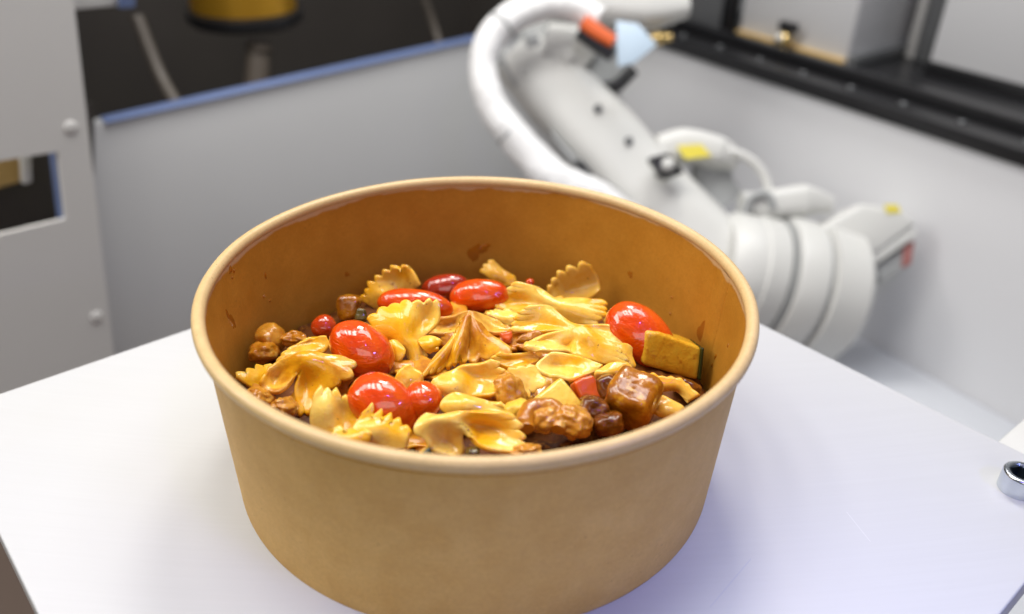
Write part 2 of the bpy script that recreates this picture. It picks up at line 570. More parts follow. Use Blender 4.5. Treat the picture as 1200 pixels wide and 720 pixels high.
def make_screw():
    root = empty('socket_screw')
    c = at_z(1191, 573, 0)
    root.location = Vector(tuple(c * S))
    prof = [(6.5, 0.05), (6.5, 6.9), (6.35, 7.5), (5.95, 7.9), (5.6, 8.0), (4.35, 8.0)]
    n = 48
    head = lathe('head', (0, 0, 0), (0, 0, 1), prof[:-1] + [(4.6, 8.0), (4.2, 7.55)], M['zinc'], root, 60)
    # remove the top cap, then add the socket
    bm = bmesh.new(); bm.from_mesh(head.data)
    top = max(bm.faces, key=lambda f: len(f.verts) * (f.calc_center_median().z > 0.005))
    bm.faces.remove(top)
    bm.to_mesh(head.data); bm.free()
    bm = bmesh.new()
    hexv = [(4.0 * math.cos(R_(60 * k + 12)), 4.0 * math.sin(R_(60 * k + 12))) for k in range(6)]
    ring = [bm.verts.new((4.2 * math.cos(2 * math.pi * k / 60) * S, 4.2 * math.sin(2 * math.pi * k / 60) * S, 7.5 * S)) for k in range(60)]
    def hexr(an):
        a = (an - R_(12)) % R_(60) - R_(30)
        return 3.55 / math.cos(a)
    r2 = []
    r3 = []
    for k in range(60):
        an = 2 * math.pi * k / 60
        rr = min(4.1, hexr(an))
        r2.append(bm.verts.new((rr * math.cos(an) * S, rr * math.sin(an) * S, 7.2 * S)))
        r3.append(bm.verts.new((rr * math.cos(an) * S, rr * math.sin(an) * S, 3.2 * S)))
    for a, b in ((ring, r2), (r2, r3)):
        for k in range(60):
            bm.faces.new([a[k], a[(k + 1) % 60], b[(k + 1) % 60], b[k]])
    bm.faces.new(r3)
    from_bm('hex_socket', bm, M['zinc_shaded'], root, recalc=False, auto=35)
    tag(root, 'shiny zinc hex socket screw head standing on the white board', 'screw')


make_screw()


# ------------------------------------------------------------------ the paper bowl
def make_bowl():
    root = empty('paper_bowl')
    n = 160
    zt = H_BOWL - 2.2
    # double skinned wall from the rim down to the foot
    lathe('outer_wall', (0, 0, 0), (0, 0, 1),
          [(R_BOT - 0.9, 0.3), (R_BOT, 0.0), (R_BOT + 0.05, 0.5)] +
          [(R_BOT + (89.2 - R_BOT) * k / 24, zt * k / 24) for k in range(1, 25)], M['kraft_out'], root, n, None)
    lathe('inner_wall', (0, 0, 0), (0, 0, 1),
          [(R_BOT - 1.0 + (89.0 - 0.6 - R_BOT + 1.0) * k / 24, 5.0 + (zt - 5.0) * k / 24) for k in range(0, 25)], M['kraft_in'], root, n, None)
    for nm in ('outer_wall', 'inner_wall'):
        me = bpy.data.objects[nm].data
        bm = bmesh.new(); bm.from_mesh(me)
        bmesh.ops.delete(bm, geom=[f for f in bm.faces if len(f.verts) > 8], context='FACES')
        if nm == 'inner_wall':
            for f in bm.faces:
                c = f.calc_center_median()
                if f.normal.x * c.x + f.normal.y * c.y > 0: f.normal_flip()
        bm.to_mesh(me); bm.free()
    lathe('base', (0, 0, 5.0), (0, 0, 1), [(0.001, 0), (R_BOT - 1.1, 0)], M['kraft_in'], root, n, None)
    # rolled rim
    V, F = [], []
    nm = 14
    rnd = random.Random(4)
    ph = [rnd.uniform(0, 6.28) for _ in range(6)]
    for i in range(n * 2):
        t = 2 * math.pi * i / (n * 2)
        wob = 0.10 * math.sin(3 * t + ph[0]) + 0.07 * math.sin(7 * t + ph[1]) + 0.05 * math.sin(13 * t + ph[2])
        zw = 0.18 * math.sin(2 * t + ph[3]) + 0.08 * math.sin(5 * t + ph[4])
        for k in range(nm):
            a = 2 * math.pi * k / nm
            rr = 89.85 + (2.15) * math.cos(a) + wob
            zz = H_BOWL - 2.25 + 2.25 * math.sin(a) + zw
            V.append((rr * math.cos(t), rr * math.sin(t), zz))
    N = n * 2
    for i in range(N):
        for k in range(nm):
            F.append((i * nm + k, ((i + 1) % N) * nm + k, ((i + 1) % N) * nm + (k + 1) % nm, i * nm + (k + 1) % nm))
    raw('rolled_rim', V, F, M['kraft_rim'], root)
    # pressed crease under the rim
    V, F = [], []
    for i in range(N):
        t = 2 * math.pi * i / N
        for k in range(8):
            a = 2 * math.pi * k / 8
            rr = 88.95 + 0.42 * math.cos(a); zz = H_BOWL - 7.6 + 1.0 * math.sin(a)
            V.append((rr * math.cos(t), rr * math.sin(t), zz))
    for i in range(N):
        for k in range(8):
            F.append((i * 8 + k, ((i + 1) % N) * 8 + k, ((i + 1) % N) * 8 + (k + 1) % 8, i * 8 + (k + 1) % 8))
    raw('crease', V, F, M['kraft_out'], root)

    def inner(px, py):
        d = ray(px, py)
        best = None
        for tt in np.linspace(420, 240, 900):
            p = CAM + d * tt
            if np.hypot(p[0], p[1]) <= r_in(p[2]) + 0.25: return p
        return p
    # glued side seam on the inside right of the wall
    p0, p1 = inner(849, 345), inner(836, 425)
    t0, t1 = math.atan2(p0[1], p0[0]), math.atan2(p1[1], p1[0])
    V, F = [], []
    for k in range(13):
        z = 8 + (zt - 9) * k / 12
        th = t0
        r0 = R_BOT - 1.0 + (89.0 - 0.6 - R_BOT + 1.0) * (z - 5) / (zt - 5)
        for j, (dt, dr) in enumerate(((-0.006, -0.02), (-0.001, 0.34), (0.06, 0.30), (0.12, -0.02))):
            V.append(((r0 - dr) * math.cos(th + dt), (r0 - dr) * math.sin(th + dt), z))
    for k in range(12):
        for j in range(3):
            F.append((k * 4 + j, k * 4 + j + 1, k * 4 + 5 + j, k * 4 + 4 + j))
    raw('seam', V, F, M['kraft_in'], root)

    # dried sauce splashes and oil drops on the inner wall: thin lens shaped blobs
    def splash(px, py, wpx, hpx, seed, thick=0.35, ang=0.0):
        c = inner(px, py)
        rn = random.Random(seed)
        th0 = math.atan2(c[1], c[0])
        mm = np.dot(c - CAM, FW) / FPX
        V, F = [], []
        rings, seg = 5, 26
        pz = [rn.uniform(0, 6.28) for _ in range(4)]
        def pt(q, a):
            rad = q * (1 + 0.22 * math.sin(2 * a + pz[0]) + 0.15 * math.sin(3 * a + pz[1]) + 0.08 * math.sin(5 * a + pz[2]))
            X = rad * math.cos(a) * wpx * mm / 2; Y = rad * math.sin(a) * hpx * mm / 2
            X, Y = X * math.cos(ang) - Y * math.sin(ang), X * math.sin(ang) + Y * math.cos(ang)
            z = c[2] + Y
            r0 = R_BOT - 1.0 + (89.0 - 0.6 - R_BOT + 1.0) * (z - 5) / (zt - 5)
            r0 -= 0.02 + thick * (1 - q * q)
            th = th0 - X / 86.0
            return (r0 * math.cos(th), r0 * math.sin(th), z)
        V.append(pt(0, 0))
        for i in range(1, rings + 1):
            for k in range(seg): V.append(pt(i / rings, 2 * math.pi * k / seg))
        for k in range(seg): F.append((0, 1 + k, 1 + (k + 1) % seg))
        for i in range(rings - 1):
            for k in range(seg):
                a = 1 + i * seg; b = a + seg
                F.append((a + k, b + k, b + (k + 1) % seg, a + (k + 1) % seg))
        raw('sauce_splash', V, F, M['stain'], root)
    for args in ((556, 297, 13, 24, 1, 0.25), (566, 292, 18, 9, 2, 0.25, 0.35), (272, 316, 7, 11, 3), (276, 318, 4, 6, 4), (274, 326, 4, 4, 5),
                 (312, 323, 4, 8, 6), (310, 348, 3, 4, 7), (317, 353, 3, 4, 8), (272, 375, 9, 36, 9, 0.1, 0.35), (407, 322, 7, 6, 10, 0.1),
                 (836, 386, 4, 8, 11), (785, 368, 3, 4, 12), (787, 349, 3, 3, 13), (822, 390, 18, 30, 14, 0.06, 0.3), (838, 418, 5, 8, 15),
                 (852, 405, 3, 6, 16), (624, 218, 4, 3, 17), (633, 219, 3, 3, 18), (738, 322, 9, 7, 19, 0.08), (834, 428, 4, 5, 20)):
        splash(*args)
    tag(root, 'round brown kraft paper bowl with a rolled rim, full of pasta', 'bowl')


make_bowl()


# ------------------------------------------------------------------ the food
def clamp_wall(P):
    r = np.hypot(P[..., 0], P[..., 1])
    lim = r_in(P[..., 2]) - 0.35
    k = np.where(r > lim, lim / np.maximum(r, 1e-6), 1.0)
    P = P.copy()
    P[..., 0] *= k; P[..., 1] *= k
    return P


CROP = {'A': (270, 380), 'B': (380, 300), 'C': (470, 350), 'D': (560, 300), 'E': (580, 370), 'F': (690, 370), 'G': (370, 420), 'H': (480, 420)}


def tp(crop, x, y):
    ox, oy = CROP[crop]
    return ox + x / 5.54, oy + y / 5.54


def plane_of(crop, ax, ay, el, az, lift):
    q = tp(crop, ax, ay)
    p0 = on_mound(*q)
    p0 = p0 - ray(*q) * lift
    n = np.array([math.cos(R_(el)) * math.sin(R_(az)), -math.cos(R_(el)) * math.cos(R_(az)), math.sin(R_(el))])
    return p0, n


def edge_pack(n, k=0.6):
    s = np.linspace(0, 1, n)
    return (1 - k) * s + k * (0.5 - 0.5 * np.cos(math.pi * s))


FARFALLE = 'bow tie pasta pieces in the bowl'
PSEED = [0]


def farfalla(label, crop, rows, anchor=None, el=58, az=0, lift=0.0, zig=(True, True), teeth=6, amp=1.9, sauce=0.3, thick=0.84, nu=44, nv=46):
    PSEED[0] += 1
    rn = random.Random(PSEED[0] * 7 + 1)
    K = len(rows[0])
    gx, gy = {'C': (1.03, 1.05), 'D': (1.02, 1.04), 'E': (1.04, 1.07), 'H': (1.03, 1.04), 'F': (1.05, 1.08), 'B': (1.02, 1.02)}.get(crop, (1.0, 1.0))
    gc = np.array([[(p[0], p[1]) for p in r] for r in rows], float).reshape(-1, 2).mean(0)
    rows = [[(gc[0] + (p[0] - gc[0]) * gx, gc[1] + (p[1] - gc[1]) * gy) + tuple(p[2:]) for p in r] for r in rows]
    allp = np.array([[(p[0], p[1]) for p in r] for r in rows], float)
    if anchor is None: anchor = allp.reshape(-1, 2).mean(0)
    p0, n = plane_of(crop, anchor[0], anchor[1], el, az, lift)
    P = np.zeros((len(rows), K, 3))
    for i, r in enumerate(rows):
        for j, c in enumerate(r):
            q = tp(crop, c[0], c[1])
            X = at_plane(q[0], q[1], p0, n)
            d = ray(*q); d = d / np.linalg.norm(d)
            P[i, j] = X - d * (3.6 * math.tanh(c[2] / 1.9) if len(c) > 2 else 0.0)
    Rn = len(rows)
    s = edge_pack(nu); v = edge_pack(nv, 0.35)
    seg0 = np.linalg.norm(P[1] - P[0], axis=1).mean(); seg1 = np.linalg.norm(P[-1] - P[-2], axis=1).mean()
    jit = [rn.uniform(0.75, 1.15) for _ in range(teeth + 2)]
    def lobe(vv, ph):
        x = vv * teeth + ph
        k = np.clip(np.floor(x).astype(int), 0, teeth + 1)
        return np.abs(np.sin(math.pi * x)) ** 0.62 * np.array(jit)[k]
    lo0, lo1 = lobe(v, 0.0), lobe(v, 0.15)
    G = np.zeros((nu, nv, 3))
    colv = cr(P.transpose(1, 0, 2), v * (K - 1))         # nv, Rn, 3
    for j in range(nv):
        u = s * (Rn - 1)
        if zig[0]: u = u - (1 - s) ** 11 * (lo0[j] - 0.5) * amp * 1.3 / seg0
        if zig[1]: u = u + s ** 11 * (lo1[j] - 0.5) * amp * 1.3 / seg1
        cn = abs(2 * v[j] - 1) ** 3
        if not zig[0]: u = u + (1 - s) ** 3 * cn * 0.42
        if not zig[1]: u = u - s ** 3 * cn * 0.42
        G[:, j] = cr(colv[j], u)
    def normals(G):
        du = np.gradient(G, axis=0); dv = np.gradient(G, axis=1)
        nn = np.cross(du, dv)
        L = np.linalg.norm(nn, axis=2, keepdims=True)
        return nn / np.maximum(L, 1e-9)
    N = normals(G)
    if (N * (CAM - G)).sum() < 0: N = -N
    # soft folds, and grooves running in from the pinked ends
    ph = [rn.uniform(0, 6.28) for _ in range(5)]
    ss, vv = np.meshgrid(s, v, indexing='ij')
    wob = 0.5 * np.sin(5.2 * ss + 3.1 * vv + ph[0]) + 0.3 * np.sin(4.5 * vv - 2.2 * ss + ph[1])
    cup = rn.uniform(0.4, 1.4) * (1 if rn.random() < 0.75 else -0.7)
    wob = wob + cup * (np.abs(2 * vv - 1) ** 2.2 - 0.4) * (0.35 + 0.65 * np.abs(2 * ss - 1))
    if zig[0]: wob = wob - 0.6 * (1 - lo0[None, :]) * (1 - ss) ** 16
    if zig[1]: wob = wob - 0.6 * (1 - lo1[None, :]) * ss ** 16
    G = G + N * wob[..., None]
    G = clamp_wall(G)
    N = normals(G)
    if (N * (CAM - G)).sum() < 0: N = -N
    Lm = np.linalg.norm(np.diff(G, axis=0), axis=2).sum(0).mean(); Wm = np.linalg.norm(np.diff(G, axis=1), axis=2).sum(1).mean()
    e = np.minimum(np.minimum(ss, 1 - ss) * Lm, np.minimum(vv, 1 - vv) * Wm)
    T = thick
    x = np.clip(e / (T * 1.1), 0, 1)
    half = T * np.sqrt(1 - (1 - x) ** 2)
    endp = np.maximum((1 - ss) ** 8 * (1 if zig[0] else 0), ss ** 8 * (1 if zig[1] else 0))
    half = half * (1 + 0.25 * endp)
    top = clamp_wall(G + N * half[..., None]); bot = clamp_wall(G - N * half[..., None])
    V = list(top.reshape(-1, 3))
    idb = np.zeros((nu, nv), int)
    for i in range(nu):
        for j in range(nv):
            if i in (0, nu - 1) or j in (0, nv - 1): idb[i, j] = i * nv + j
            else:
                idb[i, j] = len(V); V.append(bot[i, j])
    F = []
    for i in range(nu - 1):
        for j in range(nv - 1):
            a, b, c, d = i * nv + j, (i + 1) * nv + j, (i + 1) * nv + j + 1, i * nv + j + 1
            F.append((a, b, c, d))
            q = (idb[i, j], idb[i, j + 1], idb[i + 1, j + 1], idb[i + 1, j])
            F.append(tuple(int(z) for z in q))
    o = raw('bow_tie_pasta', V, F, M['pasta'])
    bm = bmesh.new(); bm.from_mesh(o.data)
    bmesh.ops.recalc_face_normals(bm, faces=bm.faces[:])
    bm.to_mesh(o.data); bm.free()
    to_origin(o, G.reshape(-1, 3).mean(0))
    o['sauce'] = float(sauce)
    tag(o, label, 'pasta', FARFALLE)
    return o


def blob(name, label, cat, crop, x, y, wpx, hpx, mat, depth=None, ang=0, lift=0.0, seed=1, rough=0.18, freq=1.0, box=2.0, group=None, sauce=0.0, sink=0.35, sub=5, parent=None, tilt=(0, 0)):
    """a rounded lump seen wpx x hpx (photo px) with its long axis turned by ang degrees in the picture plane"""
    q = tp(crop, x, y) if crop else (x, y)
    c = on_mound(*q)
    d = ray(*q)
    mm = np.dot(c - CAM, FW) / FPX
    a, b = wpx * mm / 2, hpx * mm / 2
    if depth is None: depth = min(a, b)
    c = c - d * (lift + depth * (0.5 - sink)) 
    ex = RT * math.cos(R_(ang)) + UP * math.sin(R_(ang))
    ey = -RT * math.sin(R_(ang)) + UP * math.cos(R_(ang))
    ez = -FW
    if tilt != (0, 0):       # turn the block about its own two picture axes
        for an, k in ((R_(tilt[0]), 0), (R_(tilt[1]), 1)):
            ca, sa = math.cos(an), math.sin(an)
            if k == 0: ey, ez = ey * ca + ez * sa, ez * ca - ey * sa
            else: ex, ez = ex * ca + ez * sa, ez * ca - ex * sa
    bm = bmesh.new()
    bmesh.ops.create_icosphere(bm, subdivisions=sub, radius=1.0)
    rn = random.Random(seed)
    off = Vector((rn.uniform(-50, 50), rn.uniform(-50, 50), rn.uniform(-50, 50)))
    for v in bm.verts:
        n = v.co.normalized()
        L = (abs(n.x) ** box + abs(n.y) ** box + abs(n.z) ** box) ** (-1.0 / box)
        f = L * (1 + rough * (noise.noise(n * 1.3 * freq + off) + 0.45 * noise.noise(n * 2.6 * freq + off) + 0.08 * noise.noise(n * 6.0 * freq + off)))
        w_ = c + ex * (n.x * a * f) + ey * (n.y * b * f) + ez * (n.z * depth * f)
        w_ = clamp_wall(w_[None, :])[0]
        v.co = Vector(tuple((w_ - c) * S))
    o = from_bm(name, bm, mat, parent)
    o.location = Vector(tuple(c * S))
    o['sauce'] = float(sauce)
    if cat: tag(o, label, cat, group)
    return o, c, ex, ey, ez, a, b, depth


def chunk(name, crop, corners, mat, thick, el, az, lift=0.0, bev=1.6, parent=None, seed=1, rough=0.35, anchor=None):
    """a cut block: its seen face is the polygon `corners` on a plane, and it goes back `thick` mm"""
    pts = np.array(corners, float)
    anchor = pts.mean(0) if anchor is None else anchor
    p0, n = plane_of(crop, anchor[0], anchor[1], el, az, lift)
    W = [at_plane(*tp(crop, x, y), p0, n) for x, y in corners]
    bm = bmesh.new()
    poly_prism(bm, W, -n * thick)
    bevel_all(bm, bev, 4)
    bmesh.ops.triangulate(bm, faces=[f for f in bm.faces if len(f.verts) > 4])
    bmesh.ops.subdivide_edges(bm, edges=bm.edges[:], cuts=3, use_grid_fill=True)
    off = Vector((seed * 3.1, seed * 1.7, seed * 0.9))
    bm.normal_update()
    for v in bm.verts:
        v.co += v.normal * (rough * S * (noise.noise(v.co * 220 + off) + 0.6 * noise.noise(v.co * 520 + off)))
        p = np.array(v.co) / S
        v.co = Vector(tuple(clamp_wall(p[None])[0] * S))
    o = from_bm(name, bm, mat, parent)
    if parent is None: to_origin(o, np.mean(W, axis=0))
    o['sauce'] = 0.0
    return o


# --- the sauce everything sits in, with minced bits: one bed nobody could count
def make_bed():
    V, F = [], []
    nr, ns = 60, 150
    for i in range(nr + 1):
        for k in range(ns):
            t = 2 * math.pi * k / ns
            q = i / nr
            for _ in range(1):
                r = q * 84.6
            x, y = r * math.cos(t), r * math.sin(t)
            z = mound(x, y) - 6.5
            z += 2.6 * noise.noise(Vector((x / 9, y / 9, 1.3))) + 1.5 * noise.noise(Vector((x / 4, y / 4, 5.3))) + 0.6 * noise.noise(Vector((x / 1.8, y / 1.8, 9.3)))
            z -= 2.5 * q ** 8
            V.append((x, y, z))
    for i in range(nr):
        for k in range(ns):
            F.append((i * ns + k, (i + 1) * ns + k, (i + 1) * ns + (k + 1) % ns, i * ns + (k + 1) % ns))
    o = raw('sauce', V, F, M['sauce'])
    tag(o, 'dark brown glossy sauce lying between the pasta pieces in the bowl', 'sauce', kind='stuff')


make_bed()

# --- tomatoes
TOM = 'cherry tomatoes among the pasta'


def tomato(label, px, py, wpx, hpx, ang, lift=0.0, depth=None, seed=1, sauce=0.0, rough=0.05, sink=0.3):
    return blob('cherry_tomato', label, 'tomato', None, px, py, wpx, hpx, M['tomato'], depth, ang, lift, seed, rough, 0.8, 2.15, TOM, sauce, sink)


tomato('glossy oval red tomato between the folded left pasta and the pale bow tie', 424, 411, 82, 60, -38, 3.0, seed=3)
tomato('large wrinkled red tomato behind the pinked pasta wing at the front left', 449, 474, 88, 66, -32, 2.5, seed=5, rough=0.06)
tomato('small round tomato with a violet ring reflection beside the front bow tie', 495, 470, 46, 46, -15, 3.0, seed=8)
tomato('oval red tomato lying flat behind the pale bow tie with the thick stem', 487, 358, 86, 38, -8, 2.5, seed=11)
tomato('darkest red tomato against the back wall behind the other two', 522, 338, 56, 34, 8, -1.0, seed=13, sauce=0.85)
tT = tomato('plump orange red tomato with a stem scar in the middle of the back row', 562, 347, 68, 40, 3, 3.0, seed=17)
tomato('long red tomato leaning behind the big block of zucchini on the right', 750, 394, 94, 64, -44, 0.0, seed=19, rough=0.03)
tomato('dark red tomato sliver beside the round mushroom against the left wall', 380, 384, 30, 30, -60, -2.0, seed=23, sauce=0.5)
tomato('tiny bit of red tomato showing behind the curled back pasta', 621, 331, 10, 9, 0, -1.0, seed=29)
o, c, ex, ey, ez, a, b, d = tT
V = []
ctr = np.array([-0.84, 0.22, 0.5]); ctr = ctr / np.linalg.norm(ctr)
pc = ex * ctr[0] * a * 1.0 + ey * ctr[1] * b * 1.0 + ez * ctr[2] * d
sc = lathe('stem_scar', pc * 0.985, pc, [(1.1, 0.0), (0.9, 0.25), (0.4, 0.2), (0.001, 0.05)], M['tan'], o, 16, None)

# --- mushrooms and chicken by the left wall
blob('mushroom', 'round golden brown mushroom cap against the left wall of the bowl', 'mushroom', 'A', 262, 95, 36, 36, M['golden'], 7, 20, 3.0, 31, 0.14, 1.0, 2.0, 'mushrooms by the left wall')
blob('mushroom', 'darker mushroom stalk tucked under the round cap at the left wall', 'mushroom', 'A', 215, 185, 34, 26, M['chicken'], 6, 10, 0.0, 33, 0.2, 1.0, 2.2, 'mushrooms by the left wall')
blob('chicken_piece', 'small wrinkled brown chicken shred behind the folded left pasta', 'chicken', 'A', 425, 100, 32, 20, M['chicken'], 5, 0, 0.5, 35, 0.35, 1.0, 2.0, 'saucy chicken pieces')
blob('chicken_piece', 'orange glazed chicken piece against the front left rim', 'chicken', 'A', 195, 470, 32, 22, M['golden'], 6, -35, 1.0, 37, 0.3, 1.1, 2.0, 'saucy chicken pieces')
blob('chicken_piece', 'orange glazed chicken piece under the hanging pasta leg on the left', 'chicken', 'A', 360, 540, 30, 24, M['golden'], 6, -25, 1.0, 39, 0.3, 1.1, 2.0, 'saucy chicken pieces')
o = chunk('aubergine_chunk', 'B', [(75, 270), (150, 255), (230, 275), (215, 400), (110, 440), (75, 390)], M['seared'], 10, 25, 0, 1.0, 2.0, seed=4)
tag(o, 'small brown seared aubergine chunk at the back left of the pasta', 'aubergine')
o = chunk('zucchini_piece', 'B', [(215, 330), (270, 345), (275, 420), (190, 430), (195, 370)], M['olive'], 6, 40, 0, 1.8, 1.2, seed=6)
tag(o, 'dark olive glazed zucchini scrap beside the brown chunk at the back left', 'zucchini')

# --- pieces lying lower down, their heavy brown standing for shade in the gaps
rnf = random.Random(77)
for (px, py, lb) in [(345, 472, 'between the left bow tie and the front left rim'), (398, 452, 'between the oval tomato and the wrinkled front tomato'),
                 (470, 432, 'under the thick stem of the pale scalloped bow tie'), (512, 440, 'under the pinked edge of the brown fan'), (560, 405, 'below the peak of the brown fan'),
                 (612, 402, 'under the brown crumb'), (598, 440, 'behind the orange chicken piece in the middle'), (565, 482, 'behind the teeth of the front bow tie'),
                 (525, 505, 'under the left fold of the front bow tie'), (640, 442, 'beneath the rolled lip of the pasta pocket'), (690, 425, 'beneath the pointed pasta end'),
                 (620, 370, 'beneath the twisted bow tie at the back right'), (540, 378, 'between the brown fan and the plump back tomato'), (458, 395, 'right of the glossy oval tomato'),
                 (425, 508, 'under the toothed front wing'), (480, 520, 'below the violet ring tomato')]:
    an = rnf.uniform(0, 3.14)
    L_, W_ = rnf.uniform(40, 50), rnf.uniform(24, 32)
    rows = []
    for uu, ww, hh in ((-1, 1.0, 0), (-0.5, 0.8, 0.4), (0, 0.42, 1.0), (0.5, 0.8, 0.4), (1, 1.0, 0)):
        row = []
        for vv in (-1, -0.33, 0.33, 1):
            X, Y = uu * L_, vv * W_ * ww
            x = X * math.cos(an) - Y * math.sin(an); y = (X * math.sin(an) + Y * math.cos(an)) * 0.55
            row.append(((px - 270 + x) * 5.54, (py - 380 + y) * 5.54, hh * (1 if abs(vv) < 0.5 else 0.2)))
        rows.append(row)
    farfalla('half buried pasta browned for gap shade ' + lb, 'A', rows, el=80 + rnf.uniform(-6, 6), az=rnf.uniform(-20, 20), lift=-8.5,
             sauce=rnf.uniform(0.7, 1.0), nu=26, nv=28)

# --- bow ties, back to front
farfalla('standing bow tie wing with seven rounded teeth at the back left', 'B',
         [[(255, 290), (300, 195), (405, 110), (545, 62)], [(335, 345), (375, 255, 1), (465, 180, -2), (600, 130)], [(400, 380), (430, 315), (525, 255, -4), (640, 225)]],
         el=22, az=-10, lift=1, zig=(True, False), teeth=7, sauce=0.45, amp=2.6)
farfalla('narrow ridged pasta strip sticking up behind the plump back tomato', 'D',
         [[(15, 105), (50, 70), (97, 30)], [(100, 155), (135, 122, 1), (175, 90)], [(190, 215), (230, 185), (275, 155)]],
         el=40, lift=-1, zig=(True, False), teeth=3, sauce=0.55, amp=1.8)
farfalla('upright curled bow tie wing at the back wall with violet glints', 'D',
         [[(452, 235), (500, 155), (590, 100), (722, 55)], [(500, 300), (560, 225, -3), (650, 185, -2), (785, 160, -1)], [(560, 310), (620, 285), (705, 285), (795, 275)]],
         el=20, az=8, lift=1, zig=(True, False), teeth=5, sauce=0.35, amp=3.0)
farfalla('twisted bow tie lying right below the upright curled wing', 'D',
         [[(122, 345), (160, 275), (200, 222), (262, 182)], [(270, 370), (300, 300, -2), (345, 245, 0), (390, 212)], [(500, 365, 1), (510, 335, 2), (510, 310, 2), (490, 290)],
          [(590, 425), (625, 360, 3), (645, 310, 2), (640, 278)], [(745, 448), (800, 400, 1), (825, 340, 1), (805, 285)]],
         el=52, lift=2, zig=(True, True), teeth=5, sauce=0.2, amp=2.3)
farfalla('pale toothed pasta layer tucked left of the two long bow ties', 'D',
         [[(60, 395), (110, 360), (205, 345)], [(140, 425), (190, 402, 1), (250, 385)], [(230, 480), (260, 445), (290, 410)]],
         el=60, lift=0.5, zig=(True, False), teeth=4, sauce=0.25, amp=1.9)
farfalla('long bow tie with toothed ends across the middle right, under a brown crumb', 'D',
         [[(235, 492), (250, 435), (290, 380), (345, 340)], [(400, 505), (400, 445, -1), (430, 375), (470, 335)], [(610, 505, 1), (625, 485, 2), (625, 460, 2), (610, 438, 1)],
          [(760, 585), (780, 530, 1), (800, 480), (805, 442)], [(955, 650), (985, 575), (965, 510), (930, 455)]],
         el=56, lift=5, zig=(True, True), teeth=5, sauce=0.3, amp=2.3)
farfalla('layered pasta end with splayed teeth beside the long right tomato', 'F',
         [[(120, 225), (200, 192), (284, 180)], [(180, 265), (240, 255, 1), (290, 265)], [(215, 310), (265, 325), (302, 360)]],
         el=48, az=15, lift=1, zig=(False, False), teeth=4, sauce=0.3)
farfalla('smooth pasta edge peeping out beside the long right tomato', 'D',
         [[(800, 420), (840, 380), (880, 350)], [(840, 450), (880, 400, 1), (910, 370)]], el=40, lift=-2, zig=(False, False), sauce=0.35)

farfalla('small curved pasta lens left of the thick pasta stem', 'B',
         [[(405, 580), (440, 560), (492, 545)], [(430, 630), (470, 600, 1), (505, 580)], [(450, 720), (490, 690), (525, 640)]], el=55, lift=-1, zig=(False, False), sauce=0.15)
farfalla('pale bow tie with a scalloped top wing and thick twisted stem', 'B',
         [[(275, 405), (395, 350), (530, 312, 0), (660, 300, 0), (745, 305)], [(335, 490), (450, 425, 2), (545, 420, 2), (640, 410, -3), (735, 425)],
          [(460, 560), (505, 530, 3), (545, 520, 4), (590, 520, 1), (650, 535)], [(520, 630), (555, 605, 2), (590, 600, 3), (625, 605), (655, 620)],
          [(528, 672), (575, 712, 1), (610, 735, 1), (640, 725), (690, 655)]],
         el=45, lift=4, zig=(True, False), teeth=7, sauce=0.05, amp=1.8)
farfalla('smooth pasta flap between the thick stem and the saucy brown bow tie', 'C',
         [[(95, 258), (180, 248), (278, 270)], [(130, 310), (190, 305, 1), (250, 305)], [(180, 365), (200, 355), (220, 340)]], el=60, lift=0, zig=(False, False), sauce=0.12)
farfalla('upper wings of a saucy bow tie behind the brown ridged fan', 'C',
         [[(188, 240), (215, 185), (260, 128)], [(340, 230), (345, 170, -1), (355, 108)], [(470, 210, 1), (455, 150, 3), (440, 85, 2)], [(600, 238), (590, 195), (555, 112)], [(725, 225), (722, 205), (650, 170)]],
         el=55, lift=1.5, zig=(True, False), teeth=3, sauce=0.6, amp=1.0)
farfalla('brown sauced bow tie fanned out with a wavy pinked lower edge', 'C',
         [[(392, 152, 0), (400, 134, 1), (412, 122, 2), (430, 113, 3), (448, 114, 2), (466, 128, 1), (485, 150, 0)],
          [(322, 278, 0), (346, 256, 0.9), (368, 246, -0.6), (400, 236, 2.2), (440, 240, -1.2), (490, 236, 0.9), (562, 226, 0)],
          [(222, 392, 0), (272, 370, 1.0), (318, 352, -0.7), (372, 334, 1.8), (436, 332, -1.6), (532, 312, 0.8), (655, 276, 0)],
          [(142, 490, 0), (218, 462, 0.5), (292, 434, -0.2), (362, 404, 0.8), (446, 396, -0.5), (574, 378, 0.5), (728, 335, 0)]],
         el=58, lift=6, zig=(False, True), teeth=9, sauce=0.62, amp=3.6)
farfalla('curved pasta strip under the right end of the brown fan', 'E',
         [[(5, 305), (-5, 275), (30, 250)], [(130, 348), (130, 295, -1), (150, 245)], [(272, 318), (285, 275), (262, 240)]], el=60, lift=0.5, zig=(True, False), teeth=3, amp=1.6, sauce=0.5)
farfalla('folded bow tie with a dark hollow in its pinch, right of the crumb', 'E',
         [[(215, 230), (195, 210, 1), (200, 188), (240, 170)], [(380, 240, 1), (365, 205, 0), (350, 165, -1), (340, 122)], [(480, 240), (470, 195, -3), (490, 140, 0), (470, 95)],
          [(525, 265, 1), (535, 190, 1), (575, 140, 3), (560, 88, 1)], [(690, 312), (700, 260, 1), (700, 200, 1), (650, 140)], [(830, 335), (842, 305), (830, 270), (800, 240)]],
         el=58, lift=7.5, zig=(False, True), teeth=4, sauce=0.25, amp=1.9)
farfalla('pointed pasta end lying over the dark chunks on the right', 'E',
         [[(640, 385), (650, 370, 1), (665, 355)], [(745, 415), (745, 370, 2), (745, 325)], [(865, 400), (885, 370), (850, 315)]], el=52, lift=6.5, zig=(False, True), teeth=3, sauce=0.3, amp=1.2)
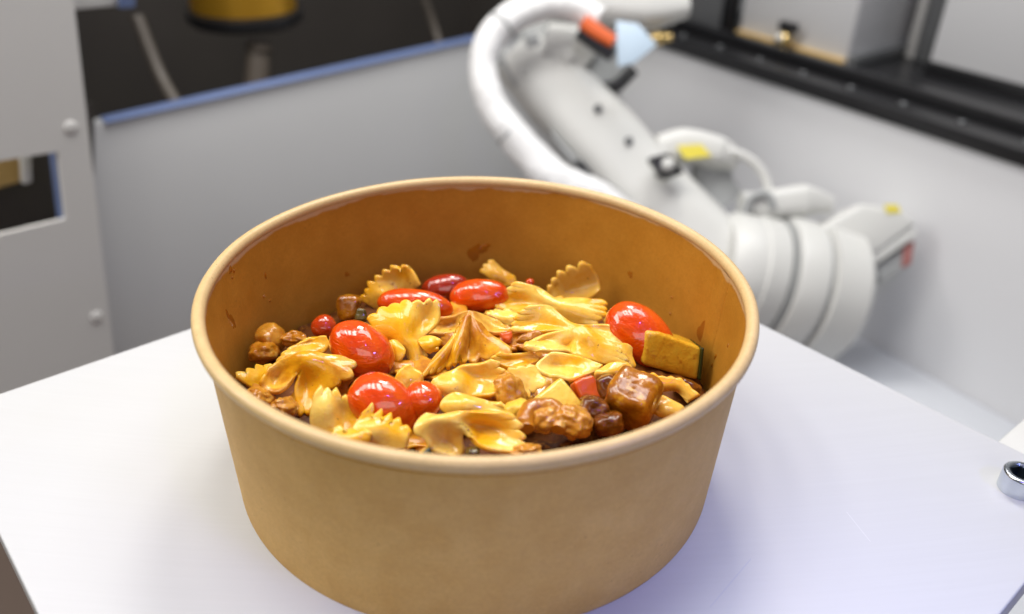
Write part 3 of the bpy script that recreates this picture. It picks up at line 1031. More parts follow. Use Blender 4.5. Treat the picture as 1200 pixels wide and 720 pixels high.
farfalla('open pasta pocket with a rolled lip above the zucchini wedge', 'E',
         [[(335, 408, 1), (280, 330, 2), (330, 248)], [(420, 395, 2), (395, 330, -3), (420, 242)], [(510, 415, 1), (515, 345, -1), (540, 265)], [(600, 385), (620, 350), (640, 300)], [(690, 335), (695, 325), (692, 315)]],
         el=58, lift=7, zig=(False, False), sauce=0.12)
farfalla('shiny flat bow tie wing left of the zucchini wedge', 'E',
         [[(55, 385), (130, 352, 1), (255, 335)], [(110, 440), (185, 405, 1), (312, 410)], [(180, 540), (235, 490), (330, 450)]], el=62, lift=4, zig=(True, True), teeth=4, amp=1.8, sauce=0.24)

farfalla('small yellow toothed wing at the far left edge of the pasta', 'A',
         [[(38, 350), (110, 300), (190, 270), (265, 268)], [(100, 395), (170, 350, 1), (230, 322, 1), (295, 305)], [(200, 440), (260, 405), (305, 380), (350, 345)]],
         el=52, lift=1, zig=(True, False), teeth=4, sauce=0.12, amp=2.0)
farfalla('back flap of pasta curling up behind the folded left bow tie', 'A',
         [[(300, 262), (350, 190), (430, 132), (512, 92)], [(420, 250), (480, 190, 1), (540, 130), (588, 74)], [(560, 235), (605, 195), (650, 140), (648, 84)]],
         el=48, lift=3, zig=(True, False), teeth=5, sauce=0.3, amp=1.0)
farfalla('large sauce stained bow tie folded over itself on the left', 'A',
         [[(150, 408), (178, 370, 1), (205, 330, 1), (235, 295, 1), (262, 268)], [(310, 445, 1.2), (305, 400, -0.8), (310, 345, -1.5), (325, 280, 0), (350, 225, 1)],
          [(455, 305, 1.0), (458, 278, 2), (464, 248, 3), (470, 215, 3), (475, 188, 1.5)], [(428, 430, 0.6), (500, 395, -1.6), (585, 330, 0.2), (632, 262, 0.7), (622, 200, 0.2)],
          [(440, 592, 0.5), (520, 560, 0), (655, 425, 0), (785, 330, 0.8), (800, 200, 0)]],
         el=50, lift=5, zig=(False, True), teeth=6, sauce=0.5, amp=1.9)
farfalla('plain pasta wing with a folded tip between the tomatoes and the fan', 'G',
         [[(495, 160), (530, 90, 1), (580, 30)], [(570, 195), (610, 130, 1), (650, 70)], [(650, 200), (690, 165), (715, 125)]], el=48, lift=3, zig=(False, False), sauce=0.08)
farfalla('broad pale bow tie wing with a sauce patch in the middle front', 'H',
         [[(200, 245), (150, 195), (108, 165)], [(310, 260, 1), (290, 175, 2), (245, 102)], [(430, 260), (400, 140, -3), (330, 52)], [(530, 250), (510, 130, -2), (435, 38)], [(600, 215), (615, 115), (532, 10)]],
         el=50, lift=5.5, zig=(False, True), teeth=5, sauce=0.34, amp=2.0)
farfalla('toothed wing lying behind the large front bow tie', 'H',
         [[(210, 370), (203, 300, 0), (262, 212)], [(350, 370), (360, 300, 1), (375, 245)], [(500, 360), (500, 305, 0), (500, 275)], [(635, 370), (640, 335), (590, 295)]],
         el=56, lift=6.5, zig=(False, True), teeth=3, sauce=0.15, amp=2.0)
farfalla('large front bow tie pinched in a deep fold against the rim', 'H',
         [[(250, 650), (140, 610, 0), (102, 520, 0), (38, 475, 0), (58, 342, 0)], [(355, 610, -1), (240, 525, -3), (170, 440, 1), (150, 400, 2), (205, 372, 0)],
          [(350, 480, 0), (325, 445, 2), (322, 415, 4), (325, 380, 4), (345, 348, 2)], [(470, 575, 2), (460, 515, 0), (470, 445, -3), (490, 392, 0), (495, 345, 1)],
          [(720, 620, 1), (745, 575, 0), (718, 490, 0), (692, 412, 0), (620, 358, 0)]],
         el=48, lift=9, zig=(False, True), teeth=5, sauce=0.25, amp=1.8)
farfalla('front left bow tie wing with upright rounded teeth', 'G',
         [[(0, 240), (85, 222), (185, 262), (300, 322)], [(-35, 400), (80, 350, 1), (180, 380, -1), (290, 400)], [(-25, 500), (80, 520), (190, 550), (300, 550)]],
         el=45, lift=4, zig=(True, False), teeth=5, sauce=0.12, amp=3.2)
farfalla('pinked bow tie wing in front of the large wrinkled tomato', 'G',
         [[(312, 340), (415, 372), (520, 412), (622, 478)], [(250, 430), (360, 455, 1), (480, 490, 0), (605, 545)], [(235, 540), (330, 565), (450, 595), (590, 615)]],
         el=45, lift=6, zig=(True, False), teeth=5, sauce=0.1, amp=3.2)
farfalla('short row of pasta teeth right at the front left rim', 'G',
         [[(118, 445), (230, 468), (365, 488)], [(100, 510), (225, 535, 1), (350, 550)], [(90, 570), (220, 590), (340, 600)]], el=48, lift=7.5, zig=(True, False), teeth=3, sauce=0.1, amp=3.0)

farfalla('ridged pasta edge arching under the big zucchini block', 'F',
         [[(338, 368), (470, 405, 1), (600, 430, 1), (705, 520)], [(360, 425), (470, 450, 0), (590, 468, 0), (665, 545)], [(400, 480), (480, 490, -2), (560, 500, -3), (620, 560)]],
         el=60, lift=2, zig=(True, False), teeth=7, sauce=0.5, amp=1.0)
farfalla('lower pasta strip between the brown cube and the right rim', 'F',
         [[(455, 500), (540, 548), (645, 592)], [(430, 570), (500, 600, 1), (575, 628)], [(405, 635), (470, 658), (520, 670)]], el=60, lift=2, zig=(False, False), sauce=0.4)

# --- crumb on top, chicken in front
o = chunk('chicken_crumb', 'E', [(130, 165), (165, 125), (235, 92), (305, 98), (318, 150), (200, 168)], M['chicken'], 4, 45, 0, 10, 1.2, seed=9, rough=0.6)
tag(o, 'caramel brown meat crumb lying on top of the middle pasta', 'crumb')
blob('chicken_piece', 'orange glazed chicken piece right of the broad pale pasta wing', 'chicken', 'H', 650, 215, 34, 44, M['golden'], 7, 25, 4, 41, 0.28, 1.1, 2.2, 'saucy chicken pieces')
blob('zucchini_piece', 'yellow green zucchini slice under the orange chicken piece', 'zucchini', 'H', 705, 345, 34, 28, M['zucchini'], 5, 20, 3, 43, 0.15, 1.0, 2.6, None)
def chicken_curl():
    lf = 7.0
    pts = []
    for (x, y, h) in [(205, 735, 0), (200, 680, 1), (228, 625, 2), (290, 598, 3), (360, 605, 3), (405, 645, 2), (420, 700, 1), (410, 740, 0)]:
        q_ = tp('E', x, y)
        p_ = on_mound(*q_)
        d_ = ray(*q_)
        pts.append(p_ - d_ * (lf + h))
    o = tube('chicken_piece', pts, [2.2, 2.9, 3.4, 3.2, 3.6, 3.2, 2.8, 2.0], M['chicken'], None, 40, 110)
    bm = bmesh.new(); bm.from_mesh(o.data); bm.normal_update()
    for v in bm.verts:
        v.co += v.normal * (0.0008 * noise.noise(v.co * 150) + 0.00022 * noise.noise(v.co * 480))
    bm.to_mesh(o.data); bm.free()
    to_origin(o, np.mean(pts, axis=0))
    tag(o, 'browned chicken curl round a pale core at the front rim', 'chicken', 'saucy chicken pieces')
    b_ = blob('core', None, None, 'E', 318, 675, 34, 30, M['golden'], 5, 20, 6.0, 45, 0.2, 1.2, 2.2)[0]
    b_.location = b_.location - o.location
    b_.parent = o


chicken_curl()
blob('chicken_piece', 'rough pale browned chicken piece at the front rim beside the brown cube', 'chicken', 'E', 505, 690, 44, 36, M['golden'], 6, -20, 5, 47, 0.2, 1.6, 2.6, 'saucy chicken pieces')
blob('chicken_piece', 'small shiny chicken bit right at the front rim under the large bow tie', 'chicken', 'H', 760, 600, 34, 16, M['golden'], 4, 5, 6, 49, 0.3, 1.2, 2.0, 'saucy chicken pieces')
blob('mushroom_bit', 'small olive brown bit under the fold of the large front bow tie', 'mushroom', 'H', 410, 605, 18, 12, M['olive'], 3, 0, 2, 51, 0.2, 1.0, 2.0, None)

# --- zucchini, pepper, dark cubes on the right
zr = empty('zucchini_wedge')
f = chunk('flesh', 'E', [(430, 388), (585, 580), (512, 642), (330, 600), (228, 548)], M['zucchini'], 9, 58, 0, 5, 1.3, zr, 3, 0.2)
chunk('skin', 'E', [(212, 556), (234, 546), (330, 604), (300, 640), (212, 600)], M['skin'], 9, 58, 0, 5.3, 0.5, zr, 3, 0.1, anchor=(400, 560))
tag(zr, 'yellow zucchini wedge with a green skin edge in front of the pasta pocket', 'zucchini', 'zucchini pieces')
zr = empty('zucchini_block')
chunk('flesh', 'F', [(376, 98), (470, 110), (560, 148), (738, 208), (716, 420), (640, 410), (345, 318)], M['pumpkin'], 13, 18, 8, 3, 1.6, zr, 5, 0.25)
chunk('skin', 'F', [(737, 210), (752, 212), (731, 424), (714, 419)], M['skin'], 13, 18, 8, 2.8, 0.5, zr, 5, 0.1, anchor=(560, 260))
tag(zr, 'big amber zucchini block with dark green skin against the right wall', 'zucchini', 'zucchini pieces')
zr = empty('zucchini_sliver')
chunk('flesh', 'G', [(668, 610), (735, 560), (745, 570), (690, 625)], M['zucchini'], 3, 55, 0, 3, 0.4, zr, 7, 0.05)
chunk('skin', 'G', [(690, 612), (742, 570), (760, 640), (700, 650)], M['skin'], 4, 55, 0, 3.2, 0.5, zr, 7, 0.1)
tag(zr, 'thin green zucchini sliver at the front rim left of the large bow tie', 'zucchini', 'zucchini pieces')
o = chunk('pepper_piece', 'E', [(508, 432), (570, 405), (642, 382), (672, 440), (706, 552), (640, 585), (590, 602), (560, 540)], M['pepper'], 7, 42, 10, 4, 1.0, seed=11, rough=0.2)
tag(o, 'orange red bell pepper square between the zucchini wedge and dark chunks', 'pepper')
o = chunk('pepper_piece', 'C', [(635, 225), (720, 205), (730, 245), (700, 285), (660, 262)], M['pepper'], 4, 55, 0, 0.5, 0.8, seed=12, rough=0.2)
tag(o, 'orange pepper scrap tucked under the flap right of the brown fan', 'pepper')
blob('seared_cube', 'glossy brown seared cube in front of the big zucchini block', 'chicken cube', 'F', 285, 545, 56, 54, M['seared'], 8.0, -38, 5, 13, 0.08, 1.0, 5.6, 'seared dark cubes', tilt=(-38, 25))
blob('seared_cube', 'round dark brown chunk behind the orange red pepper square', 'chicken cube', 'F', 118, 468, 28, 30, M['dark'], 5, 20, 2, 53, 0.13, 1.1, 3.6, 'seared dark cubes')
blob('seared_cube', 'dark brown chunk below the orange red pepper square', 'chicken cube', 'E', 640, 600, 34, 28, M['dark'], 6, -20, 2, 55, 0.13, 1.1, 3.6, 'seared dark cubes')
blob('seared_cube', 'dark glossy chunk at the front rim right of the chicken', 'chicken cube', 'E', 735, 700, 36, 26, M['dark'], 6, 10, 2, 57, 0.13, 1.1, 3.6, 'seared dark cubes')
blob('seared_cube', 'almost black chunk in the shade between the zucchini block and right rim', 'chicken cube', 'F', 640, 470, 30, 20, M['dark'], 5, -20, -5, 59, 0.13, 1.1, 3.6, 'seared dark cubes')


# ------------------------------------------------------------------ background: the robot cell
# grey back panel, its top edge painted blue
PA = at(105, 146, 720)
PB = at_z(735, 6, PA[2])
DIRL = (PB - PA) / np.linalg.norm(PB - PA)
NL = np.cross(DIRL, (0, 0, 1.0)); NL /= np.linalg.norm(NL)
if np.dot(NL, CAM - PA) < 0: NL = -NL
DN = np.array([0, 0, -1.0])
root = empty('cell_wall_panel')
prism('panel', [PA - DIRL * 60, PB + DIRL * 30, PB + DIRL * 30 + DN * 520, PA - DIRL * 60 + DN * 520], -NL * 12, M['grey_cool'], root, 1.0)
prism('edge_strip', [PA + NL * 3 + DIRL * 12, PB + NL * 3 + DIRL * 28, PB + NL * 3 + DIRL * 28 + DN * 2.2, PA + NL * 3 + DIRL * 12 + DN * 2.2], -NL * 9 + np.array([0, 0, 3.0]), M['blue'], root, 0.8)
tag(root, 'plain grey metal wall panel with a blue top edge behind the bowl', 'wall panel')

# the dark machine opening above and behind that panel
root = empty('machine_cavity')
c0 = PA - NL * 12 - DIRL * 40
c1 = PB - NL * 12 + DIRL * 20
bk = -NL * 330
prism('back_plate', [c0 + bk + DN * 200, c1 + bk + DN * 200, c1 + bk - DN * 420, c0 + bk - DN * 420], -NL * 6, M['black'], root, 0)
prism('floor_plate', [c0 + DN * 160, c1 + DN * 160, c1 + bk + DN * 160, c0 + bk + DN * 160], DN * 5, M['black'], root, 0)
prism('side_plate', [c1 + DN * 160, c1 + bk + DN * 160, c1 + bk - DN * 420, c1 - DN * 420], DIRL * 5, M['black'], root, 0)
prism('side_plate', [c0 + DN * 160, c0 + bk + DN * 160, c0 + bk - DN * 420, c0 - DN * 420], -DIRL * 5, M['black'], root, 0)
tag(root, 'black open machine compartment above the blue edged panel', 'compartment')


def cav(px, py, back):
    return at_plane(px, py, PA - NL * back, NL)


o = tube('rod', [cav(160, 20, 120), cav(186, 85, 90), cav(206, 122, 60)], 6.5, M['rod'], m=12)
tag(o, 'slim tilted metal rod in the dark compartment, left of the stub post', 'rod', 'rods in the dark compartment')
o = tube('rod', [cav(490, -20, 120), cav(508, 30, 110), cav(522, 75, 80)], 5, M['rod'], m=12)
tag(o, 'slim tilted rod in the dark compartment close to the white hose loop', 'rod', 'rods in the dark compartment')
b0 = cav(300, 110, 110); b1 = cav(303, 60, 110)
root = empty('stub_post')
lathe('shaft', b0, b1 - b0, [(13, -40), (13, np.linalg.norm(b1 - b0) - 4), (11, np.linalg.norm(b1 - b0))], M['stub'], root, 24)
lathe('cap', b1, b1 - b0, [(12, 0.2), (14.5, 2), (14.5, 6), (12, 8)], M['stub'], root, 24)
tag(root, 'short brownish cylindrical post in the dark compartment', 'post')
root = empty('amber_light_housing')
h0, h1 = cav(222, 12, 150), cav(345, 12, 150)
ax = (h1 - h0)
ln_ = np.linalg.norm(ax)
ctr = (h0 + h1) / 2
lathe('shell', ctr + np.array([0, 0, -6]), (0, 0, 1), [(40, -10), (58, -7), (63, -2), (63, 7), (54, 9), (54, 60)], M['blackm'], root, 40)
lathe('amber_band', ctr + np.array([0, 0, 2]), (0, 0, 1), [(55, 0), (57, 1), (57, 34), (55, 35)], M['amber'], root, 40)
tag(root, 'round black housing with an amber metal band at the top edge', 'lamp housing')
root = empty('white_bracket')
prism('plate', [cav(80, -30, -6), cav(152, -30, -6), cav(150, 6, -6), cav(84, 12, -6)], -NL * 14, M['white'], root, 1)
prism('blue_clip', [cav(136, -30, -8), cav(156, -30, -8), cav(155, 8, -8), cav(138, 9, -8)], NL * 5, M['blue'], root, 0.5)
tag(root, 'small white bracket with a blue clip at the top left corner', 'bracket')

# left grey cabinet panel with a cut-out window
P0 = at(60, 200, 640)
root = empty('cabinet_panel')


def lp(px, py, out=0.0): return at_plane(px, py, P0 + NL * out, NL)


outer = [(-120, -90), (76, -90), (141, 460), (150, 560), (-120, 600)]
hole = [(-70, 200), (68, 178), (77, 257), (-70, 292)]
bm = bmesh.new()
poly_prism(bm, [lp(*q) for q in [(-120, -90), (76, -90), hole[1], hole[0], ]], -NL * 4)
bmF = [[(76, -90), (150, 560), hole[2], hole[1]], [(150, 560), (-120, 600), hole[3], hole[2]], [(-120, 600), (-120, -90), hole[0], hole[3]]]
for q in bmF:
    poly_prism(bm, [lp(*x) for x in q], -NL * 4)
bmesh.ops.remove_doubles(bm, verts=bm.verts[:], dist=1e-6)
# drop the internal faces left between the four pieces
seen = {}
for f_ in bm.faces[:]:
    key = tuple(round(c, 5) for c in f_.calc_center_median())
    seen.setdefault(key, []).append(f_)
bmesh.ops.delete(bm, geom=[f_ for k, v in seen.items() if len(v) > 1 for f_ in v], context='FACES_ONLY')
from_bm('sheet', bm, M['grey'], root, smooth=False)
prism('side_flange', [lp(76, -90, -4.2), lp(150, 560, -4.2), lp(150, 560, -4.2) - NL * 75, lp(76, -90, -4.2) - NL * 75], -DIRL * 3, M['grey'], root, 0)
for (sx, sy) in ((83, 150), (113, 372)):
    lathe('screw', lp(sx, sy), NL, [(5.6, 0.0), (5.2, 0.7), (3.4, 1.3), (0.001, 1.5)], M['grey'], root, 20, None)
prism('window_lining', [lp(68, 178, -4.2), lp(77, 257, -4.2), lp(77, 257, -4.2) - NL * 9, lp(68, 178, -4.2) - NL * 9], -DIRL * 3, M['blue'], root, 0)
prism('window_back', [lp(-90, 120, -70), lp(110, 120, -70), lp(110, 330, -70), lp(-90, 330, -70)], -NL * 3, M['black'], root, 0)
tag(root, 'grey sheet metal cabinet panel with a dark cut-out window on the left', 'cabinet panel')
o = prism('tan_box', [lp(-60, 150, -45), lp(25, 150, -45), lp(24, 214, -45), lp(-60, 238, -45)], -NL * 18, M['tan'], None, 1.5)
tag(o, 'warm tan box seen inside the dark window of the left cabinet', 'box')
o = prism('white_strip', [lp(25, 150, -30), lp(36, 150, -30), lp(38, 214, -30), lp(28, 217, -30)], -NL * 8, M['white'], None, 1)
tag(o, 'narrow white upright strip beside the tan box in the dark window', 'strip')

# right hand wall with the black sliding rail and white doors above it
QA = at_z(770, 52, PB[2] - 14)
QB = at_z(1205, 196, PB[2] - 14)
DIRR = (QB - QA) / np.linalg.norm(QB - QA)
NR = np.cross(DIRR, (0, 0, 1.0)); NR /= np.linalg.norm(NR)
if np.dot(NR, CAM - QA) < 0: NR = -NR
UPZ = np.array([0, 0, 1.0])
QA2 = QA - DIRR * 60
QB2 = QB + DIRR * 180
o = prism('side_wall', [QA2, QB2, QB2 + DN * 700, QA2 + DN * 700], -NR * 12, M['whitem'], None, 0.8)
tag(o, 'smooth pale grey cell wall below the black rail on the right', 'wall')


def rp(px, py, out=0.0): return at_plane(px, py, QA + NR * out, NR)


hz = QA[2]


def rz(px, py, z): return at_z(px, py, z)


root = empty('sliding_rail')
prism('lower_profile', [QA2 + NR * 6, QB2 + NR * 6, QB2 + NR * 6 + UPZ * 15, QA2 + NR * 6 + UPZ * 15], -NR * 30, M['blackm'], root, 1.2)
prism('ledge', [QA2 - NR * 24.5 + UPZ * 6, QB2 - NR * 24.5 + UPZ * 6, QB2 - NR * 230 + UPZ * 6, QA2 - NR * 230 + UPZ * 6], UPZ * 4, M['blackm'], root, 0.6)
prism('upper_profile', [QA2 - NR * 44 + UPZ * 10.4, QB2 - NR * 44 + UPZ * 10.4, QB2 - NR * 44 + UPZ * 24, QA2 - NR * 44 + UPZ * 24], -NR * 14, M['blackm'], root, 1.0)
for k in range(9):
    c = QA2 + DIRR * (90 + 62 * k) - NR * 14 + UPZ * 15.2
    lathe('rivet', c, UPZ, [(4.2, 0), (3.6, 1.6), (0.001, 2.2)], M['greym'], root, 14, None)
tag(root, 'black double sliding rail running along the top of the right wall', 'rail')
ZL = hz + 10.5


def up_panel(name, pa, pb, mat, h=420, thick=10, bev=1, root=None, z=None):
    # an upright panel whose foot runs on the ledge between two photo points
    a = at_z(*pa, ZL if z is None else z); b = at_z(*pb, ZL if z is None else z)
    d = (b - a) / np.linalg.norm(b - a)
    n = np.cross(d, UPZ)
    if np.dot(n, CAM - a) < 0: n = -n
    return prism(name, [a, b, b + UPZ * h, a + UPZ * h], -n * thick, mat, root, bev), a, b, n


root = empty('white_cabinet_door')
o, a, b, n_ = up_panel('door_leaf', (866, 42), (990, 78), M['whitem'], root=root)
prism('door_foot', [a + n_ * 7, b + n_ * 7, b + n_ * 7 + UPZ * 8, a + n_ * 7 + UPZ * 8], -n_ * 6.5, M['tan'], root, 0.8)
o, a, b, n_ = up_panel('door_return', (992, 78), (1062, 60), M['whitem'], root=root)
prism('return_foot', [a + n_ * 9, b + n_ * 9, b + n_ * 9 + UPZ * 13, a + n_ * 9 + UPZ * 13], -n_ * 8.5, M['greym'], root, 0.8)
tag(root, 'white cabinet door standing on the black rail, left of the grey post', 'cabinet door')
root = empty('frame_post')
o, a, b, n_ = up_panel('post_body', (1064, 66), (1086, 76), M['greym'], 420, 30, root=root)
prism('post_lip', [a + n_ * 5, a + (b - a) * 0.35 + n_ * 5, a + (b - a) * 0.35 + n_ * 5 + UPZ * 400, a + n_ * 5 + UPZ * 400], -n_ * 4.6, M['grey'], root, 0.6)
tag(root, 'grey upright frame post between two white doors at the top right', 'post')
root = empty('white_side_door')
o, a, b, n_ = up_panel('door_leaf', (1086, 84), (1300, 142), M['whitem'], root=root)
prism('door_foot', [a + n_ * 8, b + n_ * 8, b + n_ * 8 + UPZ * 13, a + n_ * 8 + UPZ * 13], -n_ * 7.5, M['blackm'], root, 0.8)
tag(root, 'white door panel at the top right corner, right of the grey post', 'cabinet door')
root = empty('grey_corner_column')
o, a, b, n_ = up_panel('column_body', (752, 24), (842, 40), M['greym'], 420, 26, root=root)
prism('column_edge', [b + UPZ * 0.3, b + DIRR * 16 + UPZ * 0.3, b + DIRR * 16 + UPZ * 420, b + UPZ * 420], -n_ * 26, M['blackm'], root, 0.6)
tag(root, 'dark grey corner column at the left end of the black rail', 'column')
root = empty('door_knob')
kc = at_z(917, 47, ZL + 16)
lathe('knob', kc, NR + UPZ * 0.5, [(8, -9), (10, -4), (10, 2), (7, 6), (0.001, 7)], M['brass'], root, 24, None)
lathe('knob_cap', kc + NR * 6 + UPZ * 3, NR + UPZ * 0.5, [(5.0, 0.0), (4.5, 2.5), (0.001, 3.6)], M['white'], root, 20, None)
prism('knob_plate', [kc + UPZ * 9 - DIRR * 10, kc + UPZ * 9 + DIRR * 12, kc + UPZ * 20 + DIRR * 12, kc + UPZ * 20 - DIRR * 10], -NR * 10, M['blackm'], root, 0.8)
tag(root, 'small brass knob with a white cap and black plate on the rail', 'knob')

# cell floor
zf = at_plane(1080, 436, QA, NR)[2]
V = [(-3000, -2500, 0), (3000, -2500, 0), (3000, 3500, 0), (-3000, 3500, 0)]
o = raw('floor', [(x, y, min(zf, -330) - 300) for x, y, _ in V], [(0, 1, 2, 3)], M['brownfloor'], None, False)
tag(o, kind='structure', label='brown floor far below the board', cat='floor')
a = at_plane(980, 402, QA + NR * 0.5, NR); b = at_plane(1260, 520, QA + NR * 0.5, NR)
zc = (at_plane(1010, 396, QA, NR)[2] + at_plane(1200, 500, QA, NR)[2]) / 2
a[2] = b[2] = zc
o = prism('cell_base', [a - DIRR * 260, b + DIRR * 260, b + DIRR * 260 + NR * 230, a - DIRR * 260 + NR * 230], DN * 30, M['floor'], None, 2)
tag(o, 'pale smooth machine base at the foot of the right wall', 'machine base')

# the off-white plate beyond the right corner of the board
z1 = -14.0
o = prism('end_plate', [at_z(1169, 517, z1), at_z(1204, 487, z1), at_z(1290, 540, z1), at_z(1230, 590, z1)], DN * 12, M['white'], None, 1.0)
tag(o, 'off-white plastic plate beyond the right corner of the board, near the screw', 'plate')

# ------------------------------------------------------------------ the white robot arm
RB = empty('robot_arm')
D0, D1 = 830, 800


def q(px, py, d): return at(px, py, d)


# lower arm: a long rounded beam
def beam(name, pts, wid, thk, mat, n=28, m=40, ex=3.2):
    """superelliptic section; wid across the picture, thk in depth"""
    P = np.asarray(pts, float)
    t = np.linspace(0, len(P) - 1, m)
    Q = cr(P, t); W = np.interp(t, np.arange(len(P)), wid); Tt = np.interp(t, np.arange(len(P)), thk)
    T = np.gradient(Q, axis=0)
    V, F = [], []
    for i in range(m):
        a = T[i] / np.linalg.norm(T[i])
        x = np.cross(a, FW); x /= np.linalg.norm(x); y = np.cross(a, x)
        for k in range(n):
            an = 2 * math.pi * k / n
            c, s_ = math.cos(an), math.sin(an)
            rr = (abs(c) ** ex + abs(s_) ** ex) ** (-1 / ex)
            V.append(Q[i] + x * (W[i] * rr * c) + y * (Tt[i] * rr * s_))
    for i in range(m - 1):
        for k in range(n):
            F.append((i * n + k, i * n + (k + 1) % n, (i + 1) * n + (k + 1) % n, (i + 1) * n + k))
    F.append(tuple(range(n))[::-1]); F.append(tuple((m - 1) * n + k for k in range(n)))
    o = raw(name, V, F, mat, RB)
    sharp_by_angle(o.data, 60)
    return o


beam('lower_arm', [q(606, 66, 870), q(650, 108, 865), q(702, 160, 855), q(748, 213, 850), q(836, 303, 838), q(892, 350, 832)], [28, 36, 38, 38, 38, 36], [30, 34, 34, 34, 38, 38], M['white'])
beam('elbow_casting', [q(612, 44, 890), q(650, 58, 890), q(695, 88, 885), q(722, 108, 885)], [26, 34, 30, 20], [36, 40, 40, 34], M['robotgrey'])
lathe('elbow_disc', q(676, 74, 850), -FW + 0.5 * RT, [(30, -8), (30, 4), (26, 6), (24, 3), (12, 3), (12, 7), (0.001, 7)], M['white'], RB, 40)
lathe('elbow_seal', q(676, 74, 850) + FW * 8, -FW + 0.5 * RT, [(32, -4), (32, 0)], M['blackm'], RB, 40)
prism('side_recess', [q(612, 38, 838), q(628, 34, 838), q(634, 52, 838), q(618, 58, 838)], FW * 8, M['robotgrey'], RB, 1.5)
prism('elbow_gusset', [q(578, 60, 842), q(598, 52, 842), q(622, 96, 842), q(604, 104, 842)], FW * 30, M['robotgrey'], RB, 4, 3)
prism('arm_seam_cover', [q(640, 150, 826), q(652, 160, 826), q(702, 214, 826), q(692, 222, 826)], FW * 14, M['robotgrey'], RB, 2)
for k_ in range(4):
    lathe('arm_bolt', q(700 + 36 * k_, 128 + 38 * k_, 822 - 3 * k_), -FW + 0.3 * RT, [(4, 0), (4, 3), (2, 3.2), (0.001, 2.4)], M['greym'], RB, 16)
lathe('brass_fitting', q(766, 46, 838), RT - 0.4 * FW, [(5, -6), (7, -2), (7, 8), (4, 10), (4, 18)], M['brass'], RB, 18)
beam('wrist_housing', [q(650, -14, 850), q(700, 2, 850), q(760, 10, 845), q(806, 8, 845)], [24, 26, 20, 10], [26, 28, 22, 12], M['white'])
beam('elbow_cover', [q(640, 52, 850), q(675, 60, 848), q(690, 75, 848)], [20, 24, 12], [18, 20, 12], M['white'])
SLV = [q(702, 24, 800), q(668, 8, 800), q(622, 10, 800), q(588, 30, 798), q(566, 68, 795), q(571, 112, 792), q(594, 150, 790), q(622, 184, 790), q(652, 212, 790), q(690, 230, 795), q(740, 262, 800)]
slv = tube('cable_sleeve', SLV, [12, 13.5, 14, 14, 13.5, 13.5, 14.5, 16, 18, 18, 17], M['hose'], RB, 32, 180)
bm = bmesh.new(); bm.from_mesh(slv.data); bm.normal_update()
for v in bm.verts:      # creased cloth
    p_ = v.co
    v.co += v.normal * (0.0026 * noise.noise(p_ * 38) + 0.0007 * noise.noise(p_ * 130))
bm.to_mesh(slv.data); bm.free()
for k_ in (0.30, 0.62):
    c_ = cr(np.array(SLV), np.array([k_ * 10, k_ * 10 + 0.05]))
    lathe('cable_tie', c_[0], c_[1] - c_[0], [(14.6, -2), (15.2, -1.5), (15.2, 1.5), (14.6, 2)], M['robotgrey'], RB, 28)
beam('orange_band', [q(683, 26, 790), q(700, 38, 790), q(719, 50, 790)], [7, 7, 6], [6, 6, 6], M['orange'])
beam('black_band', [q(678, 38, 795), q(696, 50, 795), q(718, 66, 795)], [6, 7, 6], [6, 6, 6], M['blackm'])
pn = -FW + 0.2 * RT
prism('pale_blue_tag', [q(722, 24, 785), q(748, 28, 785), q(770, 52, 785), q(744, 74, 785), q(724, 78, 785)], FW * 2, M['paleblue'], RB, 0.3)
tube('joint_ring', [q(700, 105, 850), q(722, 101, 845), q(742, 82, 845)], 6.5, M['blackm'], RB, 16, 20)
prism('joint_block', [q(700, 110, 850), q(732, 118, 850), q(734, 142, 850), q(712, 140, 850)], FW * 30, M['blackm'], RB, 2)
# recesses in the beam: black blocks imitating the shade inside them
for pts in ([(672, 188), (682, 188), (696, 204), (688, 208)], [(716, 226), (736, 236), (730, 244), (714, 236)]):
    prism('dark_gap', [q(x, y, 806) for x, y in pts], FW * 12, M['blackm'], RB, 1)
prism('square_plate', [q(760, 185, 790), q(783, 179, 790), q(802, 202, 790), q(779, 210, 790)], FW * 14, M['blackm'], RB, 0.8)
lathe('plate_button', q(783, 193, 789.5), -FW, [(6.5, 0), (6, 2.5), (0.001, 3)], M['white'], RB, 20, None)
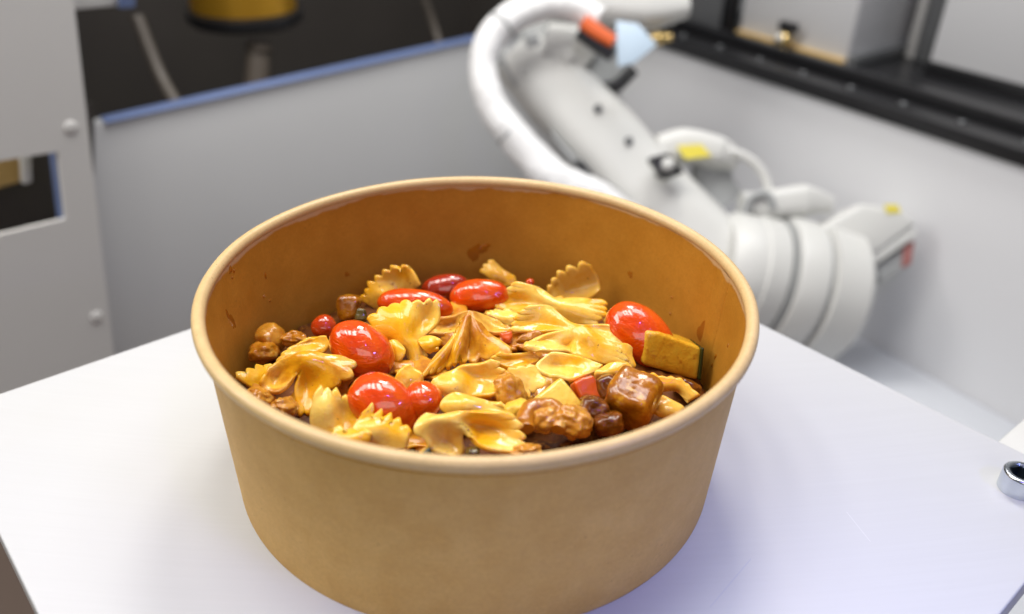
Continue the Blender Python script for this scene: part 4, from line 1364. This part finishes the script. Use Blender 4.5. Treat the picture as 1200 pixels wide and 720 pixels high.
# shoulder bracket with the cable arch
beam('shoulder_bracket', [q(770, 178, 850), q(800, 172, 850), q(838, 180, 850), q(862, 190, 850)], [15, 17, 16, 10], [20, 22, 22, 14], M['white'])
beam('bracket_leg', [q(832, 188, 862), q(836, 215, 862), q(850, 240, 862)], [20, 20, 20], [10, 10, 10], M['robotgrey'])
prism('yellow_sticker', [q(793, 171, 822), q(822, 169, 822), q(834, 183, 822), q(803, 187, 822)], FW * 0.8, M['yellow'], RB, 0)
tube('cable_arch', [q(846, 176, 835), q(872, 183, 833), q(892, 200, 832), q(902, 225, 832), q(905, 250, 832)], 4.5, M['white'], RB, 14, 40)
beam('connector_block', [q(868, 238, 830), q(900, 240, 830), q(940, 236, 830), q(974, 240, 830)], [10, 14, 16, 8], [14, 16, 16, 8], M['white'])
tube('connector_ring', [q(872, 250, 815), q(880, 232, 812), q(898, 228, 812), q(906, 244, 815)], 4, M['robotgrey'], RB, 12, 24)
# shoulder joint: a stepped drum
da, db = q(846, 316, 830), q(984, 348, 850)
ax = db - da
L = np.linalg.norm(ax)
lathe('shoulder_drum', da, ax, [(50, -10), (58, 2), (58, 20), (60, 22), (60, 42), (54, 44), (54, 48), (64, 50), (66, 54), (66, 78), (60, 80), (60, 84), (68, 86), (68, L - 8), (60, L)], M['white'], RB, 64)
for d_ in (46, 82):
    lathe('drum_seal', da + ax / L * (d_ - 1.6), ax, [(57, 0), (61.5, 0.4), (61.5, 2.8), (57, 3.2)], M['robotgrey'], RB, 64)
# base column under the drum
lathe('base_column', q(930, 350, 850) + DN * 220, UPZ, [(70, 0), (70, 12), (56, 16), (52, 190), (46, 215)], M['white'], RB, 48)
# motor box
ma, mb = q(930, 285, 838), q(1062, 262, 850)
prism('motor_housing', [q(958, 268, 812), q(1010, 238, 812), q(1060, 246, 812), q(1076, 262, 812), q(1030, 296, 812), q(1000, 305, 812)], FW * 55, M['white'], RB, 5, 3)
prism('motor_shelf', [q(1012, 300, 815), q(1072, 264, 815), q(1076, 276, 815), q(1022, 314, 815)], FW * 45, M['white'], RB, 2, 2)
prism('motor_recess', [q(1026, 312, 822), q(1068, 284, 822), q(1064, 312, 822), q(1032, 332, 822)], FW * 36, M['robotgrey'], RB, 1)
prism('motor_plug', [q(1060, 290, 819), q(1072, 282, 819), q(1068, 310, 819), q(1058, 314, 819)], FW * 20, M['red'], RB, 0.8)
prism('yellow_sticker', [q(1036, 240, 811), q(1052, 240, 811), q(1056, 249, 811), q(1040, 250, 811)], FW * 0.7, M['yellow'], RB, 0)
tag(RB, 'white industrial robot arm with a looped cable sleeve behind the bowl', 'robot arm')
